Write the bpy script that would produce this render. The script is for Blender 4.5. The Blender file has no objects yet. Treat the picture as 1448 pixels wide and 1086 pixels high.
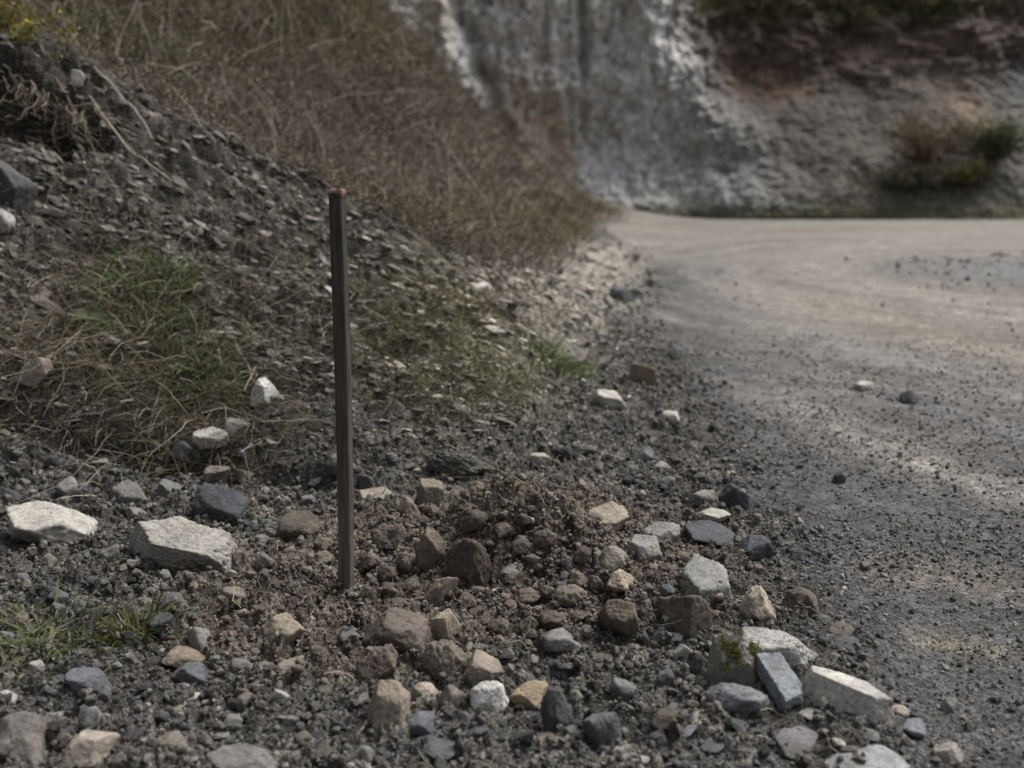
import bpy, bmesh, math, random
import numpy as np
from mathutils import Vector, Matrix

SEED = 11
rng = np.random.default_rng(SEED)
random.seed(SEED)
C = bpy.context.scene.collection
f32 = np.float32

# ------------------------------------------------------------------ camera model
F = 1400.0                      # focal length in photo pixels (1448 wide)
H = 0.95                        # camera height
P = math.atan((543 - 255) / F)  # pitch down
cp, sp = math.cos(P), math.sin(P)


def ray(u, v):
    a = (np.asarray(u, float) - 724) / F
    b = (543 - np.asarray(v, float)) / F
    return a, cp + sp * b, -sp + cp * b


def at_y(u, v, Y):
    a, b, c = ray(u, v)
    t = Y / b
    return np.array([a * t, Y + 0 * t, H + c * t])


def project(x, y, z):
    dz = z - H
    dep = np.maximum(cp * y - sp * dz, 1e-3)
    up = sp * y + cp * dz
    return 724 + F * x / dep, 543 - F * up / dep, dep


# ------------------------------------------------------------------ noise
def _hash(ix, iy, iz, seed):
    h = (ix.astype(np.uint32) * np.uint32(374761393) + iy.astype(np.uint32) * np.uint32(668265263)
         + iz.astype(np.uint32) * np.uint32(3266489917) + np.uint32((seed * 974711 + 12345) & 0xffffffff))
    h = (h ^ (h >> np.uint32(13))) * np.uint32(1274126177)
    h = (h ^ (h >> np.uint32(15))) * np.uint32(2246822519)
    return h ^ (h >> np.uint32(16))


def noise2(x, y, seed=0):
    x = np.asarray(x, f32); y = np.asarray(y, f32)
    xi = np.floor(x).astype(np.int64); yi = np.floor(y).astype(np.int64)
    xf = x - xi; yf = y - yi
    u = xf * xf * xf * (xf * (xf * 6 - 15) + 10); v = yf * yf * yf * (yf * (yf * 6 - 15) + 10)
    z0 = np.zeros_like(xi)

    def g(i, j):
        a = _hash((xi + i) & 0xffffffff, (yi + j) & 0xffffffff, z0, seed).astype(f32) * f32(2 * math.pi / 4294967296.0)
        return np.cos(a) * (xf - i) + np.sin(a) * (yf - j)
    a = g(0, 0) + u * (g(1, 0) - g(0, 0)); b = g(0, 1) + u * (g(1, 1) - g(0, 1))
    return (a + v * (b - a)) * 1.4


def fbm2(x, y, octv=4, seed=0, gain=.5, lac=2.03, ridged=False):
    s = 0; a = 1.0; t = 0
    for o in range(octv):
        n = noise2(x, y, seed + o * 17)
        if ridged:
            n = 1 - 2 * np.abs(n)
        s = s + a * n; t += a
        a *= gain; x = x * lac + 3.7; y = y * lac - 1.3
    return s / t


def noise3(p, seed=0):
    p = np.asarray(p, f32)
    i = np.floor(p).astype(np.int64); f = p - i
    w = f * f * f * (f * (f * 6 - 15) + 10)

    def g(a, b, c):
        h = _hash((i[:, 0] + a) & 0xffffffff, (i[:, 1] + b) & 0xffffffff, (i[:, 2] + c) & 0xffffffff, seed)
        gx = (h & np.uint32(1023)).astype(f32) / 511.5 - 1
        gy = ((h >> np.uint32(10)) & np.uint32(1023)).astype(f32) / 511.5 - 1
        gz = ((h >> np.uint32(20)) & np.uint32(1023)).astype(f32) / 511.5 - 1
        return gx * (f[:, 0] - a) + gy * (f[:, 1] - b) + gz * (f[:, 2] - c)
    L = lambda a, b, t: a + (b - a) * t
    x00 = L(g(0, 0, 0), g(1, 0, 0), w[:, 0]); x10 = L(g(0, 1, 0), g(1, 1, 0), w[:, 0])
    x01 = L(g(0, 0, 1), g(1, 0, 1), w[:, 0]); x11 = L(g(0, 1, 1), g(1, 1, 1), w[:, 0])
    return L(L(x00, x10, w[:, 1]), L(x01, x11, w[:, 1]), w[:, 2])


def fbm3(p, octv=4, seed=0, gain=.5):
    s = 0; a = 1.0; t = 0
    for o in range(octv):
        s = s + a * noise3(p * (2.03 ** o) + 5.1 * o, seed + o); t += a; a *= gain
    return s / t


def worley2(x, y, seed=0):
    xi = np.floor(x).astype(np.int64); yi = np.floor(y).astype(np.int64)
    d = np.full(x.shape, 9.0, f32)
    for i in (-1, 0, 1):
        for j in (-1, 0, 1):
            h = _hash((xi + i) & 0xffffffff, (yi + j) & 0xffffffff, np.zeros_like(xi), seed)
            px = xi + i + (h & np.uint32(0xffff)).astype(f32) / 65535
            py = yi + j + (h >> np.uint32(16)).astype(f32) / 65535
            d = np.minimum(d, (px - x) ** 2 + (py - y) ** 2)
    return np.sqrt(d)


def rubble2(x, y, seed=0, fill=.62):
    """ground set with broken stones: per cell a tilted plate with ragged edges. height 0..1, edge mask, cell number"""
    x = x + .22 * noise2(x * 1.7, y * 1.7, seed + 5) + .08 * noise2(x * 5, y * 5, seed + 6)
    y = y + .22 * noise2(x * 1.7 + 31, y * 1.7, seed + 7) + .08 * noise2(x * 5, y * 5 + 17, seed + 8)
    xi = np.floor(x).astype(np.int64); yi = np.floor(y).astype(np.int64); z0 = np.zeros_like(xi)
    d1 = np.full(x.shape, 9.0, f32); d2 = d1.copy(); hid = np.zeros(x.shape, np.uint32); ox = np.zeros(x.shape, f32); oy = np.zeros(x.shape, f32)
    for i in (-1, 0, 1):
        for j in (-1, 0, 1):
            h = _hash((xi + i) & 0xffffffff, (yi + j) & 0xffffffff, z0, seed)
            dx = (x - (xi + i + (h & np.uint32(0xffff)).astype(f32) / 65535)).astype(f32)
            dy = (y - (yi + j + (h >> np.uint32(16)).astype(f32) / 65535)).astype(f32)
            d = dx * dx + dy * dy
            nw = d < d1
            d2 = np.where(nw, d1, np.minimum(d2, d)); d1 = np.where(nw, d, d1); hid = np.where(nw, h, hid)
            ox = np.where(nw, dx, ox); oy = np.where(nw, dy, oy)
    h2 = _hash(hid, hid >> np.uint32(7), hid * np.uint32(3), seed + 77)
    r = [((h2 >> np.uint32(q)) & np.uint32(255)).astype(f32) / 255 for q in (0, 8, 16, 24)]
    e = sstep(.03, .26, np.sqrt(d2) - np.sqrt(d1))
    on = (r[3] < fill)
    pl = .45 + .55 * r[0] + ox * (r[1] - .5) * 1.7 + oy * (r[2] - .5) * 1.7
    return np.where(on, e * np.clip(pl, .1, 1.3), .12 * e), e * on, ((h2 >> np.uint32(5)) & np.uint32(1023)).astype(f32) / 1023


def sstep(a, b, x):
    t = np.clip((x - a) / (b - a), 0, 1)
    return t * t * (3 - 2 * t)


# ------------------------------------------------------------------ terrain: control points (photo column, photo row, distance)
CTRL = [
    (0, 655, 3.0), (0, 560, 3.25), (0, 470, 3.5), (0, 380, 3.75), (0, 290, 4.0), (0, 200, 4.25), (0, 98, 4.55), (0, 70, 5.4), (0, 35, 6.0), (0, 0, 6.6), (0, -110, 8.5),
    (120, 660, 3.0), (120, 560, 3.35), (120, 430, 3.75), (120, 300, 4.1), (120, 165, 4.55), (120, 120, 5.6), (120, 0, 7.3), (120, -120, 9.5),
    (240, 665, 3.0), (240, 580, 3.3), (240, 480, 3.65), (240, 360, 4.05), (240, 212, 4.65), (240, 170, 5.7), (240, 80, 6.8), (240, 0, 8.0), (240, -120, 10.5),
    (360, 680, 2.95), (360, 600, 3.25), (360, 500, 3.7), (360, 380, 4.25), (360, 262, 4.8), (360, 225, 6.0), (360, 120, 7.5), (360, 0, 9.2),
    (480, 695, 2.9), (480, 620, 3.2), (480, 540, 3.6), (480, 430, 4.2), (480, 318, 4.9), (480, 285, 6.3), (480, 200, 7.5), (480, 100, 9.0), (480, 0, 10.5),
    (600, 680, 2.95), (600, 610, 3.3), (600, 540, 3.7), (600, 460, 4.3), (600, 372, 5.0), (600, 338, 6.5), (600, 240, 8.5), (600, 140, 11), (600, 100, 13.0),
    (720, 655, 3.12), (720, 590, 3.5), (720, 520, 4.1), (720, 450, 5.0), (720, 400, 6.1), (720, 345, 8.0), (720, 298, 10.5), (720, 240, 14), (720, 226, 16),
    (790, 600, 3.65), (790, 530, 4.3), (790, 450, 5.6), (790, 385, 7.7), (790, 340, 11.0), (790, 306, 15), (790, 292, 18),
    (840, 560, 4.1), (840, 470, 5.5), (840, 405, 7.8), (840, 350, 12.5), (840, 322, 18),
]
GROUND0 = [(x, y, 0.0) for y, xs in (
    (0.35, (-.6, 0, .6, 1.5)), (0.9, (-1.3, -.7, -.2, .4, 1.2, 2.5)), (1.5, (-1.5, -.9, -.3, .3, .9, 1.8, 4)), (2.1, (-1.6, -1.1, -.5, .1, .7, 1.4, 2.4, 5)),
    (2.7, (-1.4, -.8, -.2, .4, 1, 1.8, 3)), (3.4, (.35, .9, 1.6, 2.6, 5)), (4.4, (.6, 1.2, 2, 3.2, 6)), (6, (.95, 1.6, 2.6, 4, 8)), (8.5, (1.35, 2.3, 3.6, 5.4, 10)),
    (12, (1.85, 3, 5, 7.5, 13)), (17, (2.1, 4, 7, 11, 18)), (24, (2.4, 5, 9, 14, 24)), (34, (2.6, 8, 16, 30)), (60, (2.6, 20, 50)), (140, (10, 60, 140))) for x in xs]
EXTRA = [(-2.4, 1.2, .12), (-3.4, 1.2, .6), (-6, 1.0, 2.2), (-2.6, 2.3, .25), (-4.2, 2.6, 1.3), (-7, 3, 3.4), (-4.5, 4.4, 2.3), (-8, 5, 5), (-6, 7.5, 4.2),
         (-9, 10, 7.5), (-5, 12, 5.4), (-3.2, 16, 4.6), (-8, 17, 9), (0, 20, 1.65), (-3, 21, 4.7), (-9, 23, 10), (1.6, 24, .25), (-1, 26, 2.8), (-6, 30, 7.6), (1.8, 34, .2),
         (-2, 36, 3.8), (-10, 38, 11), (-3, 60, 4), (-30, 60, 20), (-20, 20, 16), (-16, 6, 9), (-40, 140, 20), (-100, 100, 40), (-40, 20, 25), (-20, -1, 6),
         (3, -.5, 0), (10, -1, 0), (40, 0, 0), (-3, -.4, .5)]
pts = [tuple(at_y(u, v, Y)) for u, v, Y in CTRL] + GROUND0 + EXTRA
CP = np.array(pts, float)


def warp(x, y):
    r = np.sqrt(x * x + y * y) + .35
    return np.arctan2(x, y + .35), np.log(r)


EPS = .07
cw = np.stack(warp(CP[:, 0], CP[:, 1]), 1)
Dm = np.sqrt(((cw[:, None] - cw[None]) ** 2).sum(-1) + EPS ** 2)
nC = len(CP)
A_ = np.zeros((nC + 1, nC + 1)); A_[:nC, :nC] = Dm + np.eye(nC) * -2e-3; A_[:nC, nC] = 1; A_[nC, :nC] = 1
W_ = np.linalg.solve(A_, np.append(CP[:, 2], 0))


def rbf(x, y):
    x = np.asarray(x, float).ravel(); y = np.asarray(y, float).ravel()
    out = np.empty(len(x))
    for s in range(0, len(x), 60000):
        a, b = warp(x[s:s + 60000], y[s:s + 60000])
        a = a.astype(f32); b = b.astype(f32)
        d = np.sqrt((a[:, None] - cw[None, :, 0].astype(f32)) ** 2 + (b[:, None] - cw[None, :, 1].astype(f32)) ** 2 + f32(EPS ** 2))
        out[s:s + 60000] = d @ W_[:nC].astype(f32) + W_[nC]
    return out


def gpx(u, v, z=0.0):
    a, b, c = ray(u, v)
    t = (z - H) / c
    return a * t, b * t


def bump(x, y, u, v, rx, ry, amp, z=0.0):
    cx, cy = gpx(u, v, z)
    return amp * np.exp(-(((x - cx) / rx) ** 2 + ((y - cy) / ry) ** 2))


def base_height(x, y):
    z = rbf(x, y)
    # the dug soil: a heap behind and right of the stake, a shallow pit at its foot
    z = z + bump(x, y, 690, 795, .19, .15, .118) + bump(x, y, 810, 815, .18, .15, .085) + bump(x, y, 580, 745, .16, .16, .03)
    z = z + bump(x, y, 530, 855, .15, .11, -.035) + bump(x, y, 940, 865, .18, .16, .05) + bump(x, y, 600, 900, .3, .12, .02)
    z = z + bump(x, y, 1090, 930, .3, .25, .02) + bump(x, y, 240, 790, .3, .2, .015)
    # low island of gravel at the inside of the bend
    z = z + bump(x, y, 1545, 392, 1.7, 1.6, .2)
    return z


ROAD_V = np.array([300, 312, 325, 345, 370, 395, 420, 480, 540, 600, 680, 760, 830, 900, 1000, 1086, 1400])
ROAD_U = np.array([828, 838, 852, 886, 926, 925, 915, 938, 985, 1020, 1065, 1110, 1150, 1185, 1250, 1310, 1500])


def masks(x, y, z):
    u, v, dep = project(x, y, z)
    bad = dep < .15
    n = fbm2(x * 1.7, y * 1.7, 3, 5); n2 = fbm2(x * 6, y * 6, 3, 9)
    ue = np.interp(v, ROAD_V, ROAD_U)
    w = 60 * np.clip((v - 290) / 300, .12, 1.3)
    e = (u - ue) / w + n * .9 + n2 * .6
    flat = 1 - sstep(.06, .25, z)
    road = sstep(-1, 1, e) * flat
    road = np.where(bad, (x > .45) * 1.0, road)
    isl = sstep(.02, .09, bump(x, y, 1545, 392, 1.7, 1.6, .2) + n2 * .02)
    road = road * (1 - isl)
    # dug soil
    s1 = ((u - 690) / 345) ** 2 + ((v - 810) / 122) ** 2
    s2 = ((u - 470) / 250) ** 2 + ((v - 890) / 85) ** 2
    s = np.minimum(s1, s2)
    soil = (1 - sstep(.6, 1.35, s + n * .45 + n2 * .35)) * (1 - bad)
    # hillside front face (shale scree) and vegetated slope behind its crest
    crest = np.interp(u, [-200, 0, 120, 240, 360, 480, 600, 660, 760, 860], [-20, 92, 160, 208, 258, 314, 368, 392, 400, 330])
    veg = sstep(4.6, 5.5, y + n * .5) * sstep(1, -1, (v - crest + n2 * 14 + n * 20) / np.interp(u, [240, 480, 600, 720], [12, 22, 55, 75]) + .25) * sstep(.1, .3, z)
    veg = np.maximum(veg, sstep(14, 18, y) * sstep(.2, .5, z))
    scree = sstep(.04, .22, z + n2 * .03) * (1 - veg)
    gpatch = np.exp(-(((u - 590) / 130) ** 2 + ((v - 500) / 90) ** 2)) + np.exp(-(((u - 700) / 110) ** 2 + ((v - 555) / 50) ** 2)) \
        + .9 * np.exp(-(((u - 190) / 170) ** 2 + ((v - 520) / 90) ** 2)) + .8 * np.exp(-(((u - 300) / 90) ** 2 + ((v - 600) / 40) ** 2))
    gpatch = np.clip(gpatch + n * .3 + n2 * .25, 0, 1) * (1 - bad) * (y > 2.6) * (1 - veg) * (1 - road)
    wpatch = np.exp(-(((u - 110) / 150) ** 2 + ((v - 905) / 45) ** 2)) * (1 - bad)
    fan = np.exp(-((u - (995 - v * .53)) / 125) ** 2) * sstep(330, 360, v) * sstep(640, 520, v) * (1 - road) * (1 - bad) * (y > 3.2)
    return dict(u=u, v=v, dep=dep, road=road, soil=soil, veg=veg, scree=scree, gpatch=gpatch, fan=fan, isl=isl, n=n, n2=n2, wpatch=wpatch)


def terrain(x, y, full=False):
    x = np.asarray(x, float).ravel(); y = np.asarray(y, float).ravel()
    z = base_height(x, y)
    m = masks(x, y, z)
    near = 1 - sstep(5, 12, m['dep'])
    d = (.012 * fbm2(x * 9, y * 9, 4, 21, .6)) * (1 - .7 * m['road'])
    m['cell'] = np.full(len(x), .5); m['edge'] = np.zeros(len(x)); m['cell2'] = np.full(len(x), .5); m['edge2'] = np.zeros(len(x))
    k = np.where((m['dep'] < 9) & (m['dep'] > .3) & (m['road'] < .98) & (m['veg'] < .9))[0]
    if len(k):
        X, Y = x[k], y[k]
        ax = X * .97 + Y * .23; ay = Y * .97 - X * .23
        g = m['scree'][k]; so = m['soil'][k]; v_ = (1 - g) * (1 - m['road'][k] * .85)
        fade = 1 - sstep(5, 9, m['dep'][k])
        ha, ea, ca = rubble2(X * 13, Y * 13, 401, .55); hb, eb, cb = rubble2(X * 29, Y * 29, 402, .65)
        hs, es, cs = rubble2(ax * 6.5, ay * 17, 403, .6); ht, et, ct = rubble2(ax * 17, ay * 38, 404, .7)
        rg = fbm2(X * 38, Y * 38, 4, 405, .65)
        dd = v_ * (ha * .024 + hb * .013) * (1 - .25 * so) - so * .012 + so * (.024 * rg + 0.036 * fbm2(X * 7, Y * 7, 5, 31, .6, ridged=True) + .012 * (.5 - worley2(X * 45, Y * 45, 4)))
        dd = dd + g * (hs * .045 + ht * .016 + .006 * rg) * (1 - .5 * m['gpatch'][k])
        d[k] += dd * fade
        m['cell'][k] = np.where(g > .5, cs, ca); m['edge'][k] = np.where(g > .5, es, ea) * fade * (1 - .8 * so) * (1 - m['road'][k])
        m['cell2'][k] = np.where(g > .5, ct, cb); m['edge2'][k] = np.where(g > .5, et, eb) * fade * (1 - .8 * so) * (1 - m['road'][k])
    d = d + m['scree'] * near * .03 * fbm2(x * 3.1, y * 3.1, 4, 41)
    # erosion runnels down the shale face
    d = d + m['scree'] * near * (.11 * fbm2((x * .97 + y * .23) * 1.3, (y * .97 - x * .23) * 7, 3, 47, .6, ridged=True) + .075 * fbm2((x * .97 + y * .23) * 3.2, (y * .97 - x * .23) * 19, 4, 49, .6, ridged=True))
    d = d + m['veg'] * (.10 * fbm2(x * 1.3, y * 1.3, 4, 51) + .03 * fbm2(x * 6, y * 6, 3, 53))
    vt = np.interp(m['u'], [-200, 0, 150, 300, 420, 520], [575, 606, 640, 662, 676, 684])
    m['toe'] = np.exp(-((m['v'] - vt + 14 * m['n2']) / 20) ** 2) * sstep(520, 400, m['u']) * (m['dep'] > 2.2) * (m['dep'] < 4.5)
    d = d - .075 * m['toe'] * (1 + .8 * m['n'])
    d = d + m['road'] * (.016 * fbm2(x * 1.1, y * 1.1, 3, 61) + .012 * fbm2((x - .25 * y) * 2.6, y * .5, 3, 63))
    # dark hollow under the crest at far left, where roots hang free
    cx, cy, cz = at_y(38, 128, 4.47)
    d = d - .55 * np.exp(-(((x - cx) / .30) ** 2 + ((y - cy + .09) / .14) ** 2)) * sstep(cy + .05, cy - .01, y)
    return z + d, m


# ------------------------------------------------------------------ materials
def new_mat(name):
    m = bpy.data.materials.new(name); m.use_nodes = True
    nt = m.node_tree
    for n in list(nt.nodes):
        if n.type != 'OUTPUT_MATERIAL':
            nt.nodes.remove(n)
    out = [n for n in nt.nodes if n.type == 'OUTPUT_MATERIAL'][0]
    b = nt.nodes.new('ShaderNodeBsdfPrincipled')
    nt.links.new(b.outputs[0], out.inputs[0])
    return m, nt, b


class NB:
    def __init__(s, nt): s.nt = nt

    def n(s, t, **k):
        o = s.nt.nodes.new(t)
        for a, v in k.items():
            setattr(o, a, v)
        return o

    def l(s, a, b): s.nt.links.new(a, b)

    def noise(s, vec, scale, detail=4, rough=.55):
        o = s.n('ShaderNodeTexNoise'); o.inputs['Scale'].default_value = scale
        o.inputs['Detail'].default_value = detail; o.inputs['Roughness'].default_value = rough
        if vec is not None: s.l(vec, o.inputs['Vector'])
        return o

    def vor(s, vec, scale, feature='F1'):
        o = s.n('ShaderNodeTexVoronoi', feature=feature); o.inputs['Scale'].default_value = scale
        if vec is not None: s.l(vec, o.inputs['Vector'])
        return o

    def rng(s, val, a, b, c, d):
        o = s.n('ShaderNodeMapRange'); s.l(val, o.inputs[0])
        for i, q in enumerate((a, b, c, d)): o.inputs[i + 1].default_value = q
        return o.outputs[0]

    def math(s, op, a, b):
        o = s.n('ShaderNodeMath', operation=op)
        for i, q in enumerate((a, b)):
            if isinstance(q, (int, float)): o.inputs[i].default_value = q
            else: s.l(q, o.inputs[i])
        return o.outputs[0]

    def mix(s, fac, a, b, mode='MIX'):
        o = s.n('ShaderNodeMix', data_type='RGBA', blend_type=mode)
        for sock, q in ((o.inputs[0], fac), (o.inputs[6], a), (o.inputs[7], b)):
            if isinstance(q, (int, float)): sock.default_value = q
            elif isinstance(q, tuple): sock.default_value = q if len(q) == 4 else (*q, 1)
            else: s.l(q, sock)
        return o.outputs[2]

    def scale(s, col, val):
        o = s.n('ShaderNodeVectorMath', operation='SCALE'); s.l(col, o.inputs[0])
        if isinstance(val, (int, float)): o.inputs['Scale'].default_value = val
        else: s.l(val, o.inputs['Scale'])
        return o.outputs[0]

    def bump(s, h, strength, dist, prev=None):
        o = s.n('ShaderNodeBump'); o.inputs['Strength'].default_value = strength; o.inputs['Distance'].default_value = dist
        s.l(h, o.inputs['Height'])
        if prev is not None: s.l(prev, o.inputs['Normal'])
        return o.outputs[0]


def ground_mat(name, cell=95.0, cellamp=1.0, bumpd=.006):
    m, nt, b = new_mat(name); k = NB(nt)
    geo = k.n('ShaderNodeNewGeometry'); pos = geo.outputs['Position']
    at = k.n('ShaderNodeAttribute', attribute_name='col')
    n1 = k.noise(pos, 9, 5, .6); n2 = k.noise(pos, 70, 4, .65)
    v1 = k.vor(pos, cell); v2 = k.vor(pos, cell * 2.7); v3 = k.vor(pos, cell * .33)
    sep = k.n('ShaderNodeSeparateColor'); k.l(v1.outputs['Color'], sep.inputs[0])
    sep2 = k.n('ShaderNodeSeparateColor'); k.l(v2.outputs['Color'], sep2.inputs[0])
    sep3 = k.n('ShaderNodeSeparateColor'); k.l(v3.outputs['Color'], sep3.inputs[0])
    f = k.math('MULTIPLY', k.rng(n1.outputs[0], .3, .7, .72, 1.28), k.rng(n2.outputs[0], .3, .7, .7, 1.3))
    f = k.math('MULTIPLY', f, k.rng(sep.outputs[0], 0, 1, 1 - .5 * cellamp, 1 + .55 * cellamp))
    f = k.math('MULTIPLY', f, k.rng(sep2.outputs[1], 0, 1, 1 - .35 * cellamp, 1 + .35 * cellamp))
    f = k.math('MULTIPLY', f, k.rng(sep3.outputs[1], 0, 1, .8, 1.2))
    col = k.scale(at.outputs['Color'], f)
    tint = k.mix(k.rng(sep.outputs[2], .55, 1, 0, .35), col, k.mix(1.0, col, (1.15, 1.0, .78), 'MULTIPLY'))
    k.l(tint, b.inputs['Base Color'])
    b.inputs['Roughness'].default_value = .9
    b.inputs['Specular IOR Level'].default_value = .25
    hh = k.math('ADD', k.math('MULTIPLY', v1.outputs['Distance'], -1.0), k.math('MULTIPLY', v2.outputs['Distance'], -.5))
    hh = k.math('ADD', hh, k.math('MULTIPLY', n2.outputs[0], .9))
    bn = k.bump(hh, .9, bumpd)
    bn = k.bump(n1.outputs[0], .5, .03, bn)
    k.l(bn, b.inputs['Normal'])
    return m


def stone_mat(name, attr=True):
    """gravel: colour per stone from the mesh attribute; rocks: from the object's own colour."""
    m, nt, b = new_mat(name); k = NB(nt)
    tc = k.n('ShaderNodeTexCoord')
    if attr:
        at = k.n('ShaderNodeAttribute', attribute_name='col'); base = at.outputs['Color']; vec = tc.outputs['Object']
    else:
        oi = k.n('ShaderNodeObjectInfo'); base = oi.outputs['Color']
        off = k.n('ShaderNodeVectorMath', operation='MULTIPLY_ADD'); k.l(oi.outputs['Random'], off.inputs[0])
        off.inputs[1].default_value = (37, 53, 71); k.l(tc.outputs['Object'], off.inputs[2]); vec = off.outputs[0]
    n1 = k.noise(vec, 14, 6, .62); n2 = k.noise(vec, 95, 5, .65); n3 = k.noise(vec, 320, 3, .7)
    f = k.math('MULTIPLY', k.rng(n1.outputs[0], .3, .7, .6, 1.35), k.rng(n2.outputs[0], .3, .7, .66, 1.3))
    f = k.math('MULTIPLY', f, k.rng(n3.outputs[0], .3, .7, .8, 1.2))
    col = k.scale(base, f)
    if not attr:
        # weathering: rusty or clay-coloured patches, dark pits, a few hairline cracks
        n4 = k.noise(vec, 26, 5, .6)
        col = k.mix(k.rng(n4.outputs[0], .54, .72, 0, .55), col, k.mix(1.0, col, (1.0, .88, .72), 'MULTIPLY'))
        wv = k.vor(vec, 22, 'DISTANCE_TO_EDGE')
        dist = k.n('ShaderNodeVectorMath', operation='ADD'); k.l(vec, dist.inputs[0]); k.l(k.scale(n4.outputs['Color'], .12), dist.inputs[1])
        k.l(dist.outputs[0], wv.inputs['Vector'])
        crack = k.math('MULTIPLY', k.rng(wv.outputs['Distance'], 0, .018, 1, 0), k.rng(n1.outputs[0], .45, .6, 0, .7))
        col = k.mix(crack, col, k.scale(col, .35))
        pit = k.rng(n2.outputs[0], .30, .40, .7, 0)
        col = k.mix(pit, col, k.scale(col, .45))
    k.l(col, b.inputs['Base Color'])
    b.inputs['Roughness'].default_value = .82
    b.inputs['Specular IOR Level'].default_value = .3
    hh = k.math('ADD', k.math('MULTIPLY', n2.outputs[0], 1.0), k.math('MULTIPLY', n3.outputs[0], .4))
    bn = k.bump(hh, .7, .004 if attr else .006)
    if not attr:
        bn = k.bump(n1.outputs[0], .5, .015, bn)
    k.l(bn, b.inputs['Normal'])
    return m


def attr_mat(name, rough=.8, trans=0.0):
    m, nt, b = new_mat(name); k = NB(nt)
    at = k.n('ShaderNodeAttribute', attribute_name='col')
    tc = k.n('ShaderNodeTexCoord')
    n = k.noise(tc.outputs['Object'], 60, 3)
    k.l(k.scale(at.outputs['Color'], k.rng(n.outputs[0], .3, .7, .75, 1.25)), b.inputs['Base Color'])
    b.inputs['Roughness'].default_value = rough
    b.inputs['Specular IOR Level'].default_value = .25
    if trans:
        t = k.n('ShaderNodeBsdfTranslucent'); k.l(at.outputs['Color'], t.inputs[0])
        mx = k.n('ShaderNodeMixShader'); mx.inputs[0].default_value = trans
        out = [q for q in nt.nodes if q.type == 'OUTPUT_MATERIAL'][0]
        k.l(b.outputs[0], mx.inputs[1]); k.l(t.outputs[0], mx.inputs[2]); k.l(mx.outputs[0], out.inputs[0])
    return m


M_GROUND = ground_mat('roadside ground')
M_GRAVEL = stone_mat('gravel stones', True)
M_ROCK = stone_mat('rock', False)
M_PLANT = attr_mat('plant', .75, .25)
M_TWIG = attr_mat('twig', .85)


def cliff_mat():
    m, nt, b = new_mat('cliff rock'); k = NB(nt)
    geo = k.n('ShaderNodeNewGeometry'); pos = geo.outputs['Position']
    at = k.n('ShaderNodeAttribute', attribute_name='col')
    mpp = k.n('ShaderNodeMapping'); k.l(pos, mpp.inputs[0]); mpp.inputs['Scale'].default_value = (1.3, 1.3, .5); pos = mpp.outputs[0]
    n1 = k.noise(pos, 2.2, 6, .65); n2 = k.noise(pos, 9, 5, .65)
    v = k.vor(pos, 5.5); sep = k.n('ShaderNodeSeparateColor'); k.l(v.outputs['Color'], sep.inputs[0])
    v2 = k.vor(pos, 13); sep2 = k.n('ShaderNodeSeparateColor'); k.l(v2.outputs['Color'], sep2.inputs[0])
    f = k.math('MULTIPLY', k.rng(n1.outputs[0], .3, .7, .8, 1.2), k.rng(n2.outputs[0], .3, .7, .75, 1.25))
    f = k.math('MULTIPLY', f, k.rng(sep.outputs[0], 0, 1, .86, 1.14))
    f = k.math('MULTIPLY', f, k.rng(sep2.outputs[0], 0, 1, .76, 1.24))
    k.l(k.scale(at.outputs['Color'], f), b.inputs['Base Color'])
    b.inputs['Roughness'].default_value = .9; b.inputs['Specular IOR Level'].default_value = .2
    hh = k.math('ADD', n1.outputs[0], k.math('MULTIPLY', v.outputs['Distance'], -.7))
    bn = k.bump(hh, .9, .25)
    bn = k.bump(n2.outputs[0], .8, .08, bn)
    k.l(bn, b.inputs['Normal'])
    return m


M_CLIFF = cliff_mat()


# ------------------------------------------------------------------ mesh helpers
def make_mesh(name, V, T, mat, col=None, smooth=False, k=3, link=True):
    """V (n,3), T (m,k) faces of k corners, col (n,3) point colours."""
    me = bpy.data.meshes.new(name)
    V = np.ascontiguousarray(V, f32); T = np.ascontiguousarray(T, np.int32)
    me.vertices.add(len(V)); me.vertices.foreach_set('co', V.ravel())
    me.loops.add(T.size); me.loops.foreach_set('vertex_index', T.ravel())
    me.polygons.add(len(T)); me.polygons.foreach_set('loop_start', np.arange(0, T.size, k, dtype=np.int32))
    me.polygons.foreach_set('use_smooth', np.full(len(T), smooth, bool))
    if col is not None:
        a = me.color_attributes.new('col', 'FLOAT_COLOR', 'POINT')
        c4 = np.ones((len(V), 4), f32); c4[:, :3] = col
        a.data.foreach_set('color', c4.ravel())
    me.update(calc_edges=True)
    me.materials.append(mat)
    o = bpy.data.objects.new(name, me)
    if link: C.objects.link(o)
    return o


def tag(o, label, cat, group=None, kind=None):
    o['label'] = label; o['category'] = cat
    if group: o['group'] = group
    if kind: o['kind'] = kind
    return o


def empty(name, loc):
    o = bpy.data.objects.new(name, None); o.location = loc; o.empty_display_size = .05
    C.objects.link(o); return o


def child(o, parent):
    o.parent = parent
    o.matrix_parent_inverse = Matrix.Translation(-Vector(parent.location))
    return o


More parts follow.
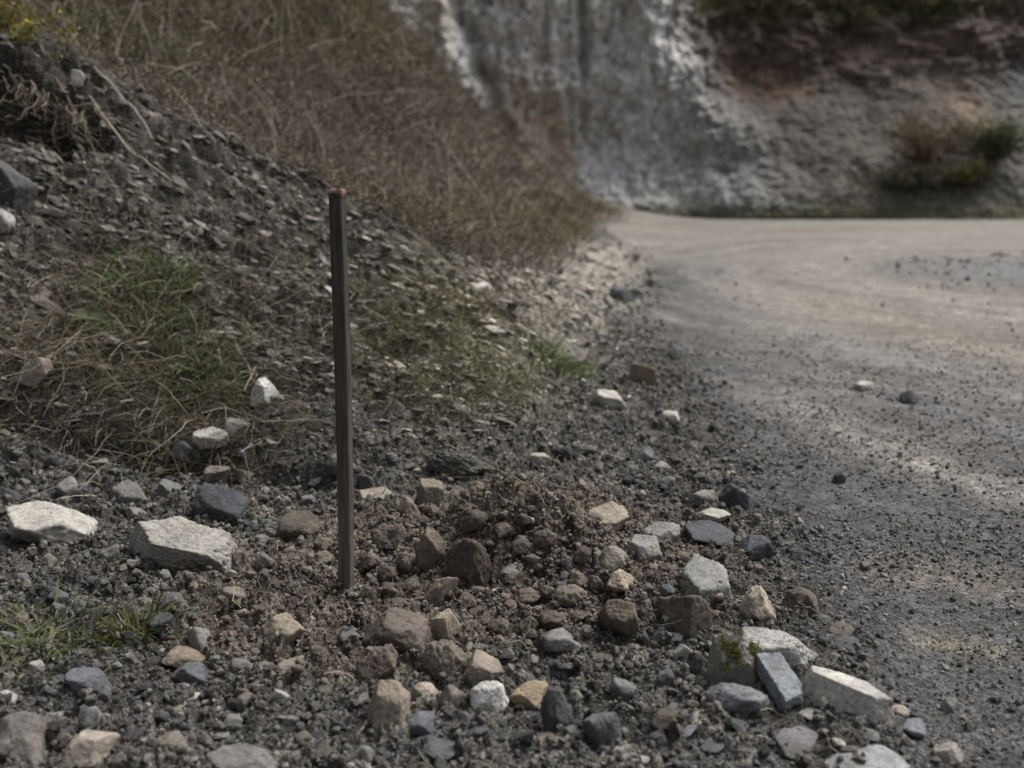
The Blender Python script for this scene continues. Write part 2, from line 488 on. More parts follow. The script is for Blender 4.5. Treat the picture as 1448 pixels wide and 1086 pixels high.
def tubes(paths, radii, cols, sides=3):
    """paths (N,K,3), radii (N,K), cols (N,3) -> V,T,col for N thin tubes."""
    N, K, _ = paths.shape
    tan = np.gradient(paths, axis=1)
    tan /= np.linalg.norm(tan, axis=2, keepdims=True) + 1e-9
    ref = np.zeros_like(tan); ref[..., 0] = .3; ref[..., 1] = .9; ref[..., 2] = .31
    b = np.cross(tan, ref); b /= np.linalg.norm(b, axis=2, keepdims=True) + 1e-9
    c = np.cross(tan, b)
    ang = np.arange(sides) * 2 * math.pi / sides
    ring = paths[:, :, None] + radii[:, :, None, None] * (np.cos(ang)[None, None, :, None] * b[:, :, None] + np.sin(ang)[None, None, :, None] * c[:, :, None])
    V = ring.reshape(-1, 3)
    idx = np.arange(N * K * sides).reshape(N, K, sides)
    a0 = idx[:, :-1, :]; a1 = np.roll(a0, -1, 2); b0 = idx[:, 1:, :]; b1 = np.roll(b0, -1, 2)
    T = np.stack([a0, a1, b1, b0], -1).reshape(-1, 4)
    return V, T, np.repeat(cols, K * sides, 0)


def blades(p0, dirs, L, w, bend, cols, K=4):
    """tapered grass blades as folded ribbons, (N,) each."""
    N = len(p0)
    t = np.linspace(0, 1, K)
    d = dirs / np.linalg.norm(dirs, axis=1, keepdims=True)
    P_ = p0[:, None] + d[:, None] * (L[:, None] * t)[..., None] + bend[:, None] * ((t ** 2)[None, :] * L[:, None])[..., None]
    side = np.cross(d, rng.normal(size=(N, 3))); side /= np.linalg.norm(side, axis=1, keepdims=True)
    wid = w[:, None] * (1 - t[None] ** 1.6 * .92)
    nrm = np.cross(d, side)
    a = P_ - side[:, None] * wid[..., None]; c = P_ + side[:, None] * wid[..., None]; m = P_ + nrm[:, None] * wid[..., None] * .5
    V = np.stack([a, m, c], 2).reshape(-1, 3)
    idx = np.arange(N * K * 3).reshape(N, K, 3)
    T = np.stack([idx[:, :-1, :-1], idx[:, :-1, 1:], idx[:, 1:, 1:], idx[:, 1:, :-1]], -1).reshape(-1, 4)
    return V, T, np.repeat(cols, K * 3, 0)


def leaves(p, size, cols, up=.4):
    """small folded leaves, two quads each"""
    N = len(p)
    d = rng.normal(size=(N, 3)); d[:, 2] += up; d /= np.linalg.norm(d, axis=1, keepdims=True)
    s = np.cross(d, rng.normal(size=(N, 3))); s /= np.linalg.norm(s, axis=1, keepdims=True)
    n = np.cross(d, s)
    L = size[:, None]
    v = np.stack([p, p + d * L * .5 + s * L * .28 + n * L * .1, p + d * L, p + d * L * .5 - n * L * .05, p + d * L * .5 - s * L * .28 + n * L * .1], 1)
    i = np.arange(N)[:, None] * 5
    T = np.concatenate([i + np.array([[0, 1, 2, 3]]), i + np.array([[0, 3, 2, 4]])], 0)
    return v.reshape(-1, 3), T, np.repeat(cols, 5, 0)


def join(parts):
    Vs, Ts, Cs = [], [], []; o = 0
    for V, T, c in parts:
        Vs.append(V); Ts.append(T + o); Cs.append(c); o += len(V)
    return np.concatenate(Vs), np.concatenate(Ts), np.concatenate(Cs)


def pick(cols, n, var=.18):
    cols = np.array(cols, float)
    c = cols[rng.integers(0, len(cols), n)]
    return np.clip(c * (1 + rng.normal(0, var, (n, 1))) * (1 + rng.normal(0, .018, (n, 3))), .008, .8)


# ------------------------------------------------------------------ terrain mesh
def lerp3(a, b, t):
    return a + (np.array(b, float) - a) * t[:, None]


th = np.concatenate([np.radians(np.linspace(-105, -34, 70, endpoint=False)), np.radians(np.linspace(-34, 34, 860, endpoint=False)), np.radians(np.linspace(34, 105, 71))])
rr = np.concatenate([np.exp(np.linspace(math.log(.3), math.log(1.15), 60, endpoint=False)), np.exp(np.linspace(math.log(1.15), math.log(5.2), 620, endpoint=False)), np.exp(np.linspace(math.log(5.2), math.log(32), 330, endpoint=False)), np.exp(np.linspace(math.log(32), math.log(260), 40))])
NT, NR = len(th), len(rr)
TH, RR = np.meshgrid(th, rr)
GX = (RR * np.sin(TH)).ravel(); GY = (RR * np.cos(TH)).ravel()
GZ, GM = terrain(GX, GY)


def ground_color(x, y, m):
    n, n2 = m['n'], m['n2']
    u, v = m['u'], m['v']
    N = len(x)
    col = np.tile(np.array([.05, .048, .046]), (N, 1))
    col = lerp3(col, (.075, .077, .082), sstep(980, 1086, v) * .5)
    # hillside
    col = lerp3(col, (.043, .039, .034), m['scree'])
    pale = sstep(.1, .5, fbm2((x * .97 + y * .23) * 1.1, (y * .97 - x * .23) * 5, 4, 71)) * m['scree']
    col = lerp3(col, (.115, .108, .095), pale * .8)
    strk = sstep(.0, .35, fbm2((x * .97 + y * .23) * 1.2 + 5, (y * .97 - x * .23) * 11, 4, 73)) * m['scree']
    col = lerp3(col, (.028, .025, .021), strk * .8)
    col = lerp3(col, (.34, .315, .27), np.clip(m['fan'] * (1 + n), 0, 1) * .8)
    col = lerp3(col, (.085, .083, .04), m['gpatch'] * .75)
    vegc = np.tile(np.array([.125, .096, .074]), (N, 1))
    vegc = lerp3(vegc, (.075, .072, .042), sstep(-.1, .35, fbm2(x * .7, y * .7, 3, 81) + sstep(160, 20, v) * .5 - .1))
    vegc = lerp3(vegc, (.2, .185, .165), sstep(.2, .5, fbm2(x * 1.1 + 9, y * 1.1, 4, 83)) * .7)
    vegc = lerp3(vegc, (.095, .09, .035), sstep(45, 5, (v - np.interp(u, [560, 840], [150, 322])) * 0 + np.abs(v - np.interp(u, [600, 700, 860], [330, 335, 338]))) * .6)
    col = lerp3(col, vegc, m['veg'])
    # soil
    sc = np.tile(np.array([.09, .076, .062]), (N, 1)); sc = lerp3(sc, (.026, .022, .019), sstep(-.05, .4, fbm2(x * 11, y * 11, 3, 91)))
    col = lerp3(col, sc, m['soil'])
    col = lerp3(col, (.05, .055, .028), np.clip(m['wpatch'] * (1.1 + n2 * 1.3), 0, 1) * .7)
    # stones bedded in the surface carry their own colour
    PALC = np.array([(.10, .098, .095), (.14, .137, .13), (.075, .074, .075), (.12, .11, .098), (.18, .172, .16), (.09, .085, .078), (.13, .128, .13), (.06, .06, .062)])
    PALC = PALC * np.array([.82, .79, .75])
    PALC_S = PALC * np.array([.72, .69, .64]); sg = (m['scree'] > .5)[:, None]
    for e_, c_, amt in ((m['edge2'], m['cell2'], .8), (m['edge'], m['cell'], .85)):
        cc = np.where(sg, PALC_S[(c_ * 7.99).astype(int)], PALC[(c_ * 7.99).astype(int)]) * (.62 + .36 * np.modf(c_ * 37)[0])[:, None]
        f_ = (e_ > .35) * amt * (1 - .6 * m['gpatch']) * (1 - .8 * strk) * (1 - .75 * np.clip(m['fan'] * 1.3, 0, 1))
        col = col * (1 - f_[:, None]) + cc * f_[:, None]
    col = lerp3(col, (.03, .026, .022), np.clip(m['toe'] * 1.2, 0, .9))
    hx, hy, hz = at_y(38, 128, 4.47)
    col = lerp3(col, (.022, .018, .014), np.clip(1.5 * np.exp(-(((x - hx) / .30) ** 2 + ((y - hy + .06) / .16) ** 2)) * (1 + n2), 0, 1))  # shade of the root hollow painted into the soil colour, nearly black
    # road: dark damp gravel near, pale dusty clay further along the bend
    rc = np.tile(np.array([.062, .061, .062]), (N, 1))
    dist = np.sqrt(x * x + y * y)
    rc = lerp3(rc, (.162, .150, .133), sstep(2.6, 8.5, dist + n * 1.3))
    mott = fbm2(x * 2.3, y * 1.6, 4, 95)

    def band(line, wpx, c, amt):
        nonlocal rc
        q = np.array(line, float)
        d_ = np.full(N, 1e9); ww = np.zeros(N)
        for (u0, v0), (u1, v1) in zip(q[:-1], q[1:]):
            t_ = np.clip(((u - u0) * (u1 - u0) + (v - v0) * (v1 - v0) * 9) / ((u1 - u0) ** 2 + 9 * (v1 - v0) ** 2), 0, 1)
            dq = np.sqrt((u - u0 - t_ * (u1 - u0)) ** 2 + 9 * (v - v0 - t_ * (v1 - v0)) ** 2)
            d_ = np.minimum(d_, dq)
        f_ = np.exp(-(d_ / (wpx * (1 + .5 * n))) ** 2) * np.clip(.75 + 1.1 * mott + .5 * n2, 0, 1.2) * (np.abs(u - 1000) < 1500)
        rc = lerp3(rc, c, np.clip(f_ * amt, 0, 1))
    band([(1600, 470), (1400, 445), (1250, 415), (1175, 385), (1190, 352), (1300, 332), (1500, 322)], 55, (.2, .188, .17), .8)      # outer wheel track round the bend
    band([(1700, 560), (1450, 508), (1300, 470), (1190, 440), (1090, 428)], 42, (.19, .168, .14), .8)                                # rusty clay streak
    band([(1700, 640), (1448, 560), (1250, 505), (1100, 455), (1020, 410), (1000, 370), (1060, 335)], 60, (.165, .158, .148), .7)
    band([(1180, 1086), (1120, 800), (1060, 640), (980, 520), (940, 450), (935, 400)], 95, (.048, .049, .053), .9)                    # damp dark margin
    band([(1800, 790), (1448, 700), (1350, 672), (1270, 640), (1150, 600), (1090, 560)], 48, (.172, .162, .146), .85)
    band([(1700, 860), (1420, 800), (1290, 770), (1190, 700)], 70, (.060, .060, .063), .7)
    band([(1700, 690), (1448, 610), (1230, 556), (1140, 530)], 42, (.105, .105, .108), .75)
    band([(1420, 822), (1290, 806)], 60, (.155, .135, .108), .6); band([(1375, 918), (1310, 902)], 40, (.165, .15, .105), .7)
    ix_, iy_ = gpx(1545, 392)
    rho = np.hypot(x - ix_, (y - iy_) * .8) + .25 * n; an = np.arctan2(y - iy_, x - ix_)
    wheel = fbm2(rho * 2.6, an * 1.2, 4, 97, .62) + .6 * fbm2(rho * 9, an * 2.5, 3, 98, .6)
    rc = rc * (1 + .55 * wheel * sstep(2.2, 4, dist))[:, None]
    px, py = gpx(1170, 321)
    rc = lerp3(rc, (.15, .115, .085), .6 * np.exp(-(((x - px) / 2.6) ** 2 + ((y - py) / .55) ** 2)))
    col = lerp3(col, rc, m['road'])
    col = lerp3(col, (.15, .152, .152), m['isl'] * .9)
    col = lerp3(col, (.075, .085, .04), sstep(.25, .5, n2) * m['isl'] * .5)
    return np.clip(col, .01, .8)


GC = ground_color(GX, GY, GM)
V0 = np.stack([GX, GY, GZ], 1)
idx = np.arange(NT * NR).reshape(NR, NT)
Q = np.stack([idx[:-1, :-1], idx[:-1, 1:], idx[1:, 1:], idx[1:, :-1]], -1).reshape(-1, 4)
rm = GM['road'][Q].mean(1); hm = (np.maximum(GM['scree'], GM['veg']))[Q].mean(1)
sel_r = rm > .5; sel_h = (~sel_r) & (hm > .5); sel_v = ~(sel_r | sel_h)


def submesh(name, sel, mat):
    q = Q[sel]; u, inv = np.unique(q, return_inverse=True)
    return make_mesh(name, V0[u], inv.reshape(-1, 4), mat, GC[u], True, 4)


tag(submesh('road', sel_r, M_GROUND), 'unpaved grey gravel road bending right below the cliff', 'road', kind='structure')
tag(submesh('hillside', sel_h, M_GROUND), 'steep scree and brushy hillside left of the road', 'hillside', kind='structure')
tag(submesh('ground', sel_v, M_GROUND), 'gravelly roadside verge with dug brown soil around the stake', 'ground', kind='structure')

# lookup of the base surface for placing things
HITT = np.exp(np.linspace(math.log(.8), math.log(45), 900))


def hit(u, v):
    """first point of the ground seen through a photo pixel"""
    a, b, c = ray(u, v)
    X = a * HITT; Y = b * HITT; Z = H + c * HITT
    z = base_height(X, Y)
    k = np.argmax(Z <= z)
    if Z[k] > z[k]: k = len(HITT) - 1
    if k == 0: return X[0], Y[0]
    d0 = Z[k - 1] - z[k - 1]; d1 = Z[k] - z[k]
    f = d0 / (d0 - d1)
    return X[k - 1] + f * (X[k] - X[k - 1]), Y[k - 1] + f * (Y[k] - Y[k - 1])


# ------------------------------------------------------------------ stones
def hull(npts, rough=.25, seed=0, flat=1.0):
    r = np.random.default_rng(seed)
    p = r.normal(size=(npts, 3)); p /= np.linalg.norm(p, axis=1, keepdims=True)
    p *= (1 - rough * r.random((npts, 1))); p[:, 2] *= flat
    bm = bmesh.new()
    for q in p: bm.verts.new(q)
    res = bmesh.ops.convex_hull(bm, input=bm.verts)
    junk = [g for g in res['geom_interior'] if isinstance(g, bmesh.types.BMVert)]
    bmesh.ops.delete(bm, geom=junk, context='VERTS')
    bmesh.ops.triangulate(bm, faces=bm.faces)
    bm.verts.ensure_lookup_table()
    bm.verts.index_update()
    V = np.array([v.co[:] for v in bm.verts]); T = np.array([[v.index for v in f.verts] for f in bm.faces])
    bm.free()
    return V, T


def crumb(seed):
    bm = bmesh.new(); bmesh.ops.create_icosphere(bm, subdivisions=2, radius=1); bm.verts.index_update()
    V = np.array([v.co[:] for v in bm.verts]); T = np.array([[v.index for v in f.verts] for f in bm.faces]); bm.free()
    return V * (1 + .75 * fbm3(V * 1.5 + seed, 3, seed))[:, None], T


CRUMB = [crumb(i) for i in range(14)]
HULL_S = [hull(10, .25, 100 + i) for i in range(14)]
HULL_M = [hull(22, .22, 200 + i) for i in range(18)]
HULL_P = [hull(14, .3, 300 + i, .35) for i in range(14)]


def rand_rot(n, tilt):
    yaw = rng.random(n) * 2 * math.pi; a = rng.normal(0, tilt, n); b = rng.normal(0, tilt, n)
    cz, sz, ca, sa, cb, sb = np.cos(yaw), np.sin(yaw), np.cos(a), np.sin(a), np.cos(b), np.sin(b)
    o, i = np.zeros(n), np.ones(n)
    Rz = np.stack([cz, -sz, o, sz, cz, o, o, o, i], 1).reshape(-1, 3, 3)
    Rx = np.stack([i, o, o, o, ca, -sa, o, sa, ca], 1).reshape(-1, 3, 3)
    Ry = np.stack([cb, o, sb, o, i, o, -sb, o, cb], 1).reshape(-1, 3, 3)
    return Rx @ Ry @ Rz


def stones(pos, size, cols, protos, tilt=.5, sz=(.45, .85), sink=.05, R=None, long_=1.0):
    n = len(pos)
    which = rng.integers(0, len(protos), n)
    if R is None: R = rand_rot(n, tilt)
    sc = np.stack([size * .5 * long_ * rng.uniform(.8, 1.25, n), size * .5 * rng.uniform(.65, 1, n), size * .5 * rng.uniform(*sz, n)], 1)
    parts = []
    for k, (pv, pt) in enumerate(protos):
        s = np.where(which == k)[0]
        if not len(s): continue
        v = np.einsum('nij,nvj->nvi', R[s], pv[None] * sc[s][:, None])
        p = pos[s].copy(); p[:, 2] += sc[s][:, 2] * (1 - 2 * sink) * .7
        v = v + p[:, None]
        t = pt[None] + (np.arange(len(s)) * len(pv))[:, None, None]
        shade = 1 + rng.normal(0, .06, (len(s), len(pv), 1))
        parts.append((v.reshape(-1, 3), t.reshape(-1, 3), (cols[s][:, None] * shade).reshape(-1, 3)))
    return join(parts)


def sector_points(n, r0, r1, half=33):
    """points spread evenly over the ground between two distances, in the wedge the road and verge fill"""
    t = np.radians(rng.uniform(-half, half, n)); r = np.sqrt(rng.uniform(r0 * r0, r1 * r1, n))
    return r * np.sin(t), r * np.cos(t)


PAL_GRAVEL = [(0.079, 0.077, 0.074), (0.07, 0.066, 0.06), (0.1, 0.094, 0.085), (0.054, 0.053, 0.052), (0.04, 0.038, 0.037), (0.121, 0.112, 0.097), (0.091, 0.082, 0.07), (0.157, 0.147, 0.128), (0.076, 0.066, 0.053), (0.063, 0.065, 0.065), (0.052, 0.046, 0.04)]
PAL_SOIL = [(.112, .094, .077), (.125, .106, .087), (.095, .08, .066), (.14, .12, .099), (.08, .068, .057), (.17, .15, .127), (.105, .092, .078)]
PAL_SCREE = [(0.091, 0.086, 0.074), (0.118, 0.109, 0.094), (0.069, 0.064, 0.056), (0.16, 0.147, 0.126), (0.051, 0.047, 0.043), (0.227, 0.211, 0.181), (0.095, 0.081, 0.064)]
PAL_ROAD = [(0.097, 0.094, 0.091), (0.074, 0.072, 0.071), (0.127, 0.122, 0.113), (0.164, 0.151, 0.134), (0.06, 0.058, 0.057), (0.208, 0.191, 0.165)]
PAL_FAN = [(.30, .28, .24), (.36, .34, .30), (.24, .22, .185), (.18, .165, .14), (.42, .40, .36), (.14, .13, .115)]

acc = {'gravel': [], 'soil_crumbs': [], 'scree': [], 'road_gravel': []}
CLASSES = [(.0045, .008, .9, 2.9, .42), (.008, .013, .8, 4.4, .55), (.013, .021, .7, 6.5, .55), (.021, .034, .7, 9.5, .36), (.030, .045, 4.0, 14, .10), (.034, .062, 2.8, 7.5, .20), (.05, .09, 8.5, 20, .05)]
for (s0, s1, r0, r1, cover) in CLASSES:
    area = math.radians(66) * .5 * (r1 * r1 - r0 * r0)
    n = int(area * cover / (.6 * ((s0 + s1) / 2) ** 2))
    x, y = sector_points(n, r0, r1)
    z, m = terrain(x, y)
    size = s0 + (s1 - s0) * rng.random(n) ** 1.6
    # thin the stones out towards the far limit of each size, and on the worn road and in the brush
    keep = rng.random(n) < 1.1 - (np.hypot(x, y) / r1) ** 2 * .8
    dens = 1 - m['veg'] * .97
    dens = dens * (1 - m['road'] * (.5 if s1 < .014 else .78 if s1 < .022 else .99)) * (1 - .55 * m['soil'] * (s1 > .0135))
    if s1 == .062: dens = dens * m['scree'] * (1 - .7 * m['gpatch'])
    dens = dens * (1 - .6 * m['isl'] * (s1 > .03))
    clus = .55 + .9 * fbm2(x * 2.2, y * 2.2, 3, 111)
    keep &= rng.random(n) < dens * np.clip(clus, .1, 1)
    x, y, z, size = x[keep], y[keep], z[keep], size[keep]
    m = {k_: q[keep] for k_, q in m.items()}
    n = len(x)
    pos = np.stack([x, y, z], 1)
    zone = np.full(n, 0)
    q = rng.random(n)
    zone[q < m['scree']] = 2
    zone[rng.random(n) < m['road']] = 3
    zone[rng.random(n) < m['soil']] = 1
    for k_, (nm, pal) in enumerate((('gravel', PAL_GRAVEL), ('soil_crumbs', PAL_SOIL), ('scree', PAL_SCREE), ('road_gravel', PAL_ROAD))):
        s = np.where(zone == k_)[0]
        if not len(s): continue
        cols = pick(pal, len(s))
        fan = rng.random(len(s)) < m['fan'][s] * .8
        cf = pick(PAL_FAN, len(s)); cols[fan] = cf[fan]
        if nm == 'scree':
            protos = HULL_P + HULL_S[:5]
        elif s1 > .015: protos = HULL_M
        else: protos = HULL_S
        Rm = None
        if nm == 'scree':       # chips lie along the bedding that runs down towards the road
            e = .04
            gx = (base_height(x[s] + e, y[s]) - base_height(x[s] - e, y[s])) / (2 * e); gy = (base_height(x[s], y[s] + e) - base_height(x[s], y[s] - e)) / (2 * e)
            nr = np.stack([-gx, -gy, np.ones(len(s))], 1) + rng.normal(0, .22, (len(s), 3)); nr /= np.linalg.norm(nr, axis=1, keepdims=True)
            tg = np.array([.92, .1, -.58]) + rng.normal(0, .3, (len(s), 3)); tg -= nr * (tg * nr).sum(1, keepdims=True); tg /= np.linalg.norm(tg, axis=1, keepdims=True)
            Rm = np.stack([tg, np.cross(nr, tg), nr], 2)
        if nm == 'soil_crumbs': protos = CRUMB
        acc[nm].append(stones(pos[s], size[s] * (1.35 if nm == 'scree' else 1), cols, protos, .6, R=Rm, long_=1.7 if nm == 'scree' else 1.0))
for nm, lab in (('gravel', 'loose grey crushed gravel covering the roadside verge'), ('soil_crumbs', 'brown crumbs of dug soil around the stake'),
                ('scree', 'thin grey shale chips lying on the slope'), ('road_gravel', 'fine grey grit strewn over the road')):
    V, T, c = join(acc[nm])
    tag(make_mesh(nm, V, T, M_GRAVEL, c), lab, {'gravel': 'gravel', 'soil_crumbs': 'soil', 'scree': 'scree', 'road_gravel': 'gravel'}[nm], kind='stuff')
    print(nm, len(T))


# ------------------------------------------------------------------ individual rocks
def ico(level):
    bm = bmesh.new(); bmesh.ops.create_icosphere(bm, subdivisions=level, radius=1)
    V = np.array([v.co[:] for v in bm.verts]); bm.verts.index_update()
    T = np.array([[v.index for v in f.verts] for f in bm.faces]); bm.free()
    return V / np.linalg.norm(V, axis=1, keepdims=True), T


ICO = {l: ico(l) for l in (4, 5, 6)}


def facets(kind, r):
    """cutting planes (normal, distance) of a broken stone, x right, y away, z up"""
    j = lambda q: r.uniform(-q, q)
    P_ = [((0, 0, -1), .7)]
    if kind == 'slab':      # thick plate: broad tilted top, uneven sides, undercut front
        P_ += [((j(.16), j(.12) - .12, 1), r.uniform(.5, .66)), ((j(.35), -1, -.45 + j(.25)), r.uniform(.7, .9))]
        n, tilt, lo = 7, .45, .74
    elif kind == 'wedge':
        P_ += [((j(.45), .35, 1), .5), ((j(.4), -1, .05 + j(.2)), .68)]
        n, tilt, lo = 7, .6, .68
    elif kind == 'round':
        P_ += [((j(.3), j(.3), 1), .85)]
        n, tilt, lo = 13, 1.2, .82
    elif kind == 'clod':
        P_ += [((j(.4), j(.4), 1), .8)]
        n, tilt, lo = 12, 1.2, .72
    else:
        P_ += [((j(.5), j(.4) - .1, 1), r.uniform(.55, .8)), ((j(.6), -1, j(.4)), r.uniform(.6, .85))]
        n, tilt, lo = 9, .8, .64
    a0 = r.uniform(0, 6.28)
    for i in range(n):
        a = a0 + i * 6.283 / n + j(.42)
        P_.append(((math.cos(a), math.sin(a), r.normal(.1, tilt)), r.uniform(lo, 1.04)))
    for _ in range(3):
        a = r.uniform(0, 6.28)
        P_.append(((math.cos(a), math.sin(a), r.uniform(.5, 1.2)), r.uniform(.72, .95)))
    return P_


def rock_shape(level, planes, sharp, rough, seed):
    D, T = ICO[level]
    s = np.zeros(len(D))
    for n, h in planes:
        n = np.array(n, float); n /= np.linalg.norm(n)
        s += np.maximum(D @ n / h, 0) ** sharp
    r = np.clip(s, 1e-6, None) ** (-1 / sharp)
    V = D * np.minimum(r, 1.6)[:, None]
    n1 = fbm3(V * 1.6 + seed * 7.3, 3, seed); n2 = fbm3(V * 5.5 + seed * 3.1, 4, seed + 50)
    # stepped, flaky breaks
    st = np.round(n1 * 7) / 7 - n1
    n3 = fbm3(V * 14 + seed * 1.7, 3, seed + 90)
    chip = np.clip(fbm3(V * 3.1 + seed * 2.9, 2, seed + 70) - .12, 0, 1)
    V = V * (1 + rough * (.8 * n1 + .65 * n2 + .4 * n3 + .7 * st - 1.3 * chip))[:, None]
    return V, T


def euler(yaw, pitch, roll):
    return np.array(Matrix.Rotation(math.radians(yaw), 3, 'Z') @ Matrix.Rotation(math.radians(pitch), 3, 'X') @ Matrix.Rotation(math.radians(roll), 3, 'Y'))


ROCKS = []   # (object, short name, u, v, photo width)


def rock(name, box, color, kind='block', yaw=None, pitch=0, roll=0, depth=1.1, aspect=None, sharp=44, rough=.17, level=5, seed=1, planes=None, label='', cat='rock', group=None, short=None, mat=None, sink=.27):
    u0, v0, u1, v1 = box
    r = np.random.default_rng(seed)
    Vn, T = rock_shape(level, planes or facets(kind, r), sharp, rough, seed)
    if yaw is None: yaw = r.uniform(-50, 50)
    R = euler(yaw, pitch, roll)
    uc, vb = (u0 + u1) / 2, v1 - (v1 - v0) * .35
    cx, cy = hit(uc, vb)
    dist = math.hypot(cy, H) if cy < 6 else cy
    w = (u1 - u0) * dist / F
    sx = w / 2; sz = (v1 - v0) * dist / F / 2 * .8
    loc = np.array([cx, cy, 0.0])
    ring_a = np.arange(12) * 2.4
    for it in range(9):
        if it in (0, 4, 7):
            rx_, ry_ = loc[0] + np.cos(ring_a) * w * .5 * (.3 + .06 * np.arange(12)), loc[1] + np.sin(ring_a) * w * .5 * (.3 + .06 * np.arange(12))
            gofs = float(np.mean(terrain(rx_, ry_)[0] - base_height(rx_, ry_)))
        S = np.array([sx, sx * depth if aspect is None else sx * depth, sz])
        V = (Vn * S) @ R.T
        zmin = V[:, 2].min(); hgt = V[:, 2].max() - zmin
        g0 = base_height(np.array([loc[0]]), np.array([loc[1]]))[0]; g = g0 + gofs
        loc[2] = g - zmin - hgt * sink
        Wd = V + loc
        vis = Wd[:, 2] > g + .001
        pu, pv, _ = project(Wd[vis, 0], Wd[vis, 1], Wd[vis, 2])
        a0, a1, b0, b1 = pu.min(), pu.max(), pv.min(), pv.max()
        sx *= np.clip((u1 - u0) / (a1 - a0), .7, 1.4)
        q = np.clip((v1 - v0) / (b1 - b0), .6, 1.6)
        sz = np.clip(sz * q ** 1.3, sx * .10, sx * 1.9)
        # move towards the photo's place
        eu = (u0 + u1) / 2 - (a0 + a1) / 2; ev = v1 - b1
        nx, ny = hit(uc + 0, np.clip(vb + 0, 0, 1300))
        loc[0] += eu * dist / F * .9
        gy = dist * dist / (F * H) if cy < 12 else 0
        sl = (base_height(np.array([loc[0]]), np.array([loc[1] + .05]))[0] - g0) / .05
        loc[1] -= np.clip(ev * dist / F / max(H / dist + sl, .25), -.15, .15) * .8
    o = make_mesh(name, V, T, mat or M_ROCK, None, True)
    o.location = tuple(loc)
    o.color = (*color, 1)
    tag(o, label, cat, group)
    ROCKS.append((o, short or label, (u0 + u1) / 2, (v0 + v1) / 2, u1 - u0))
    return o


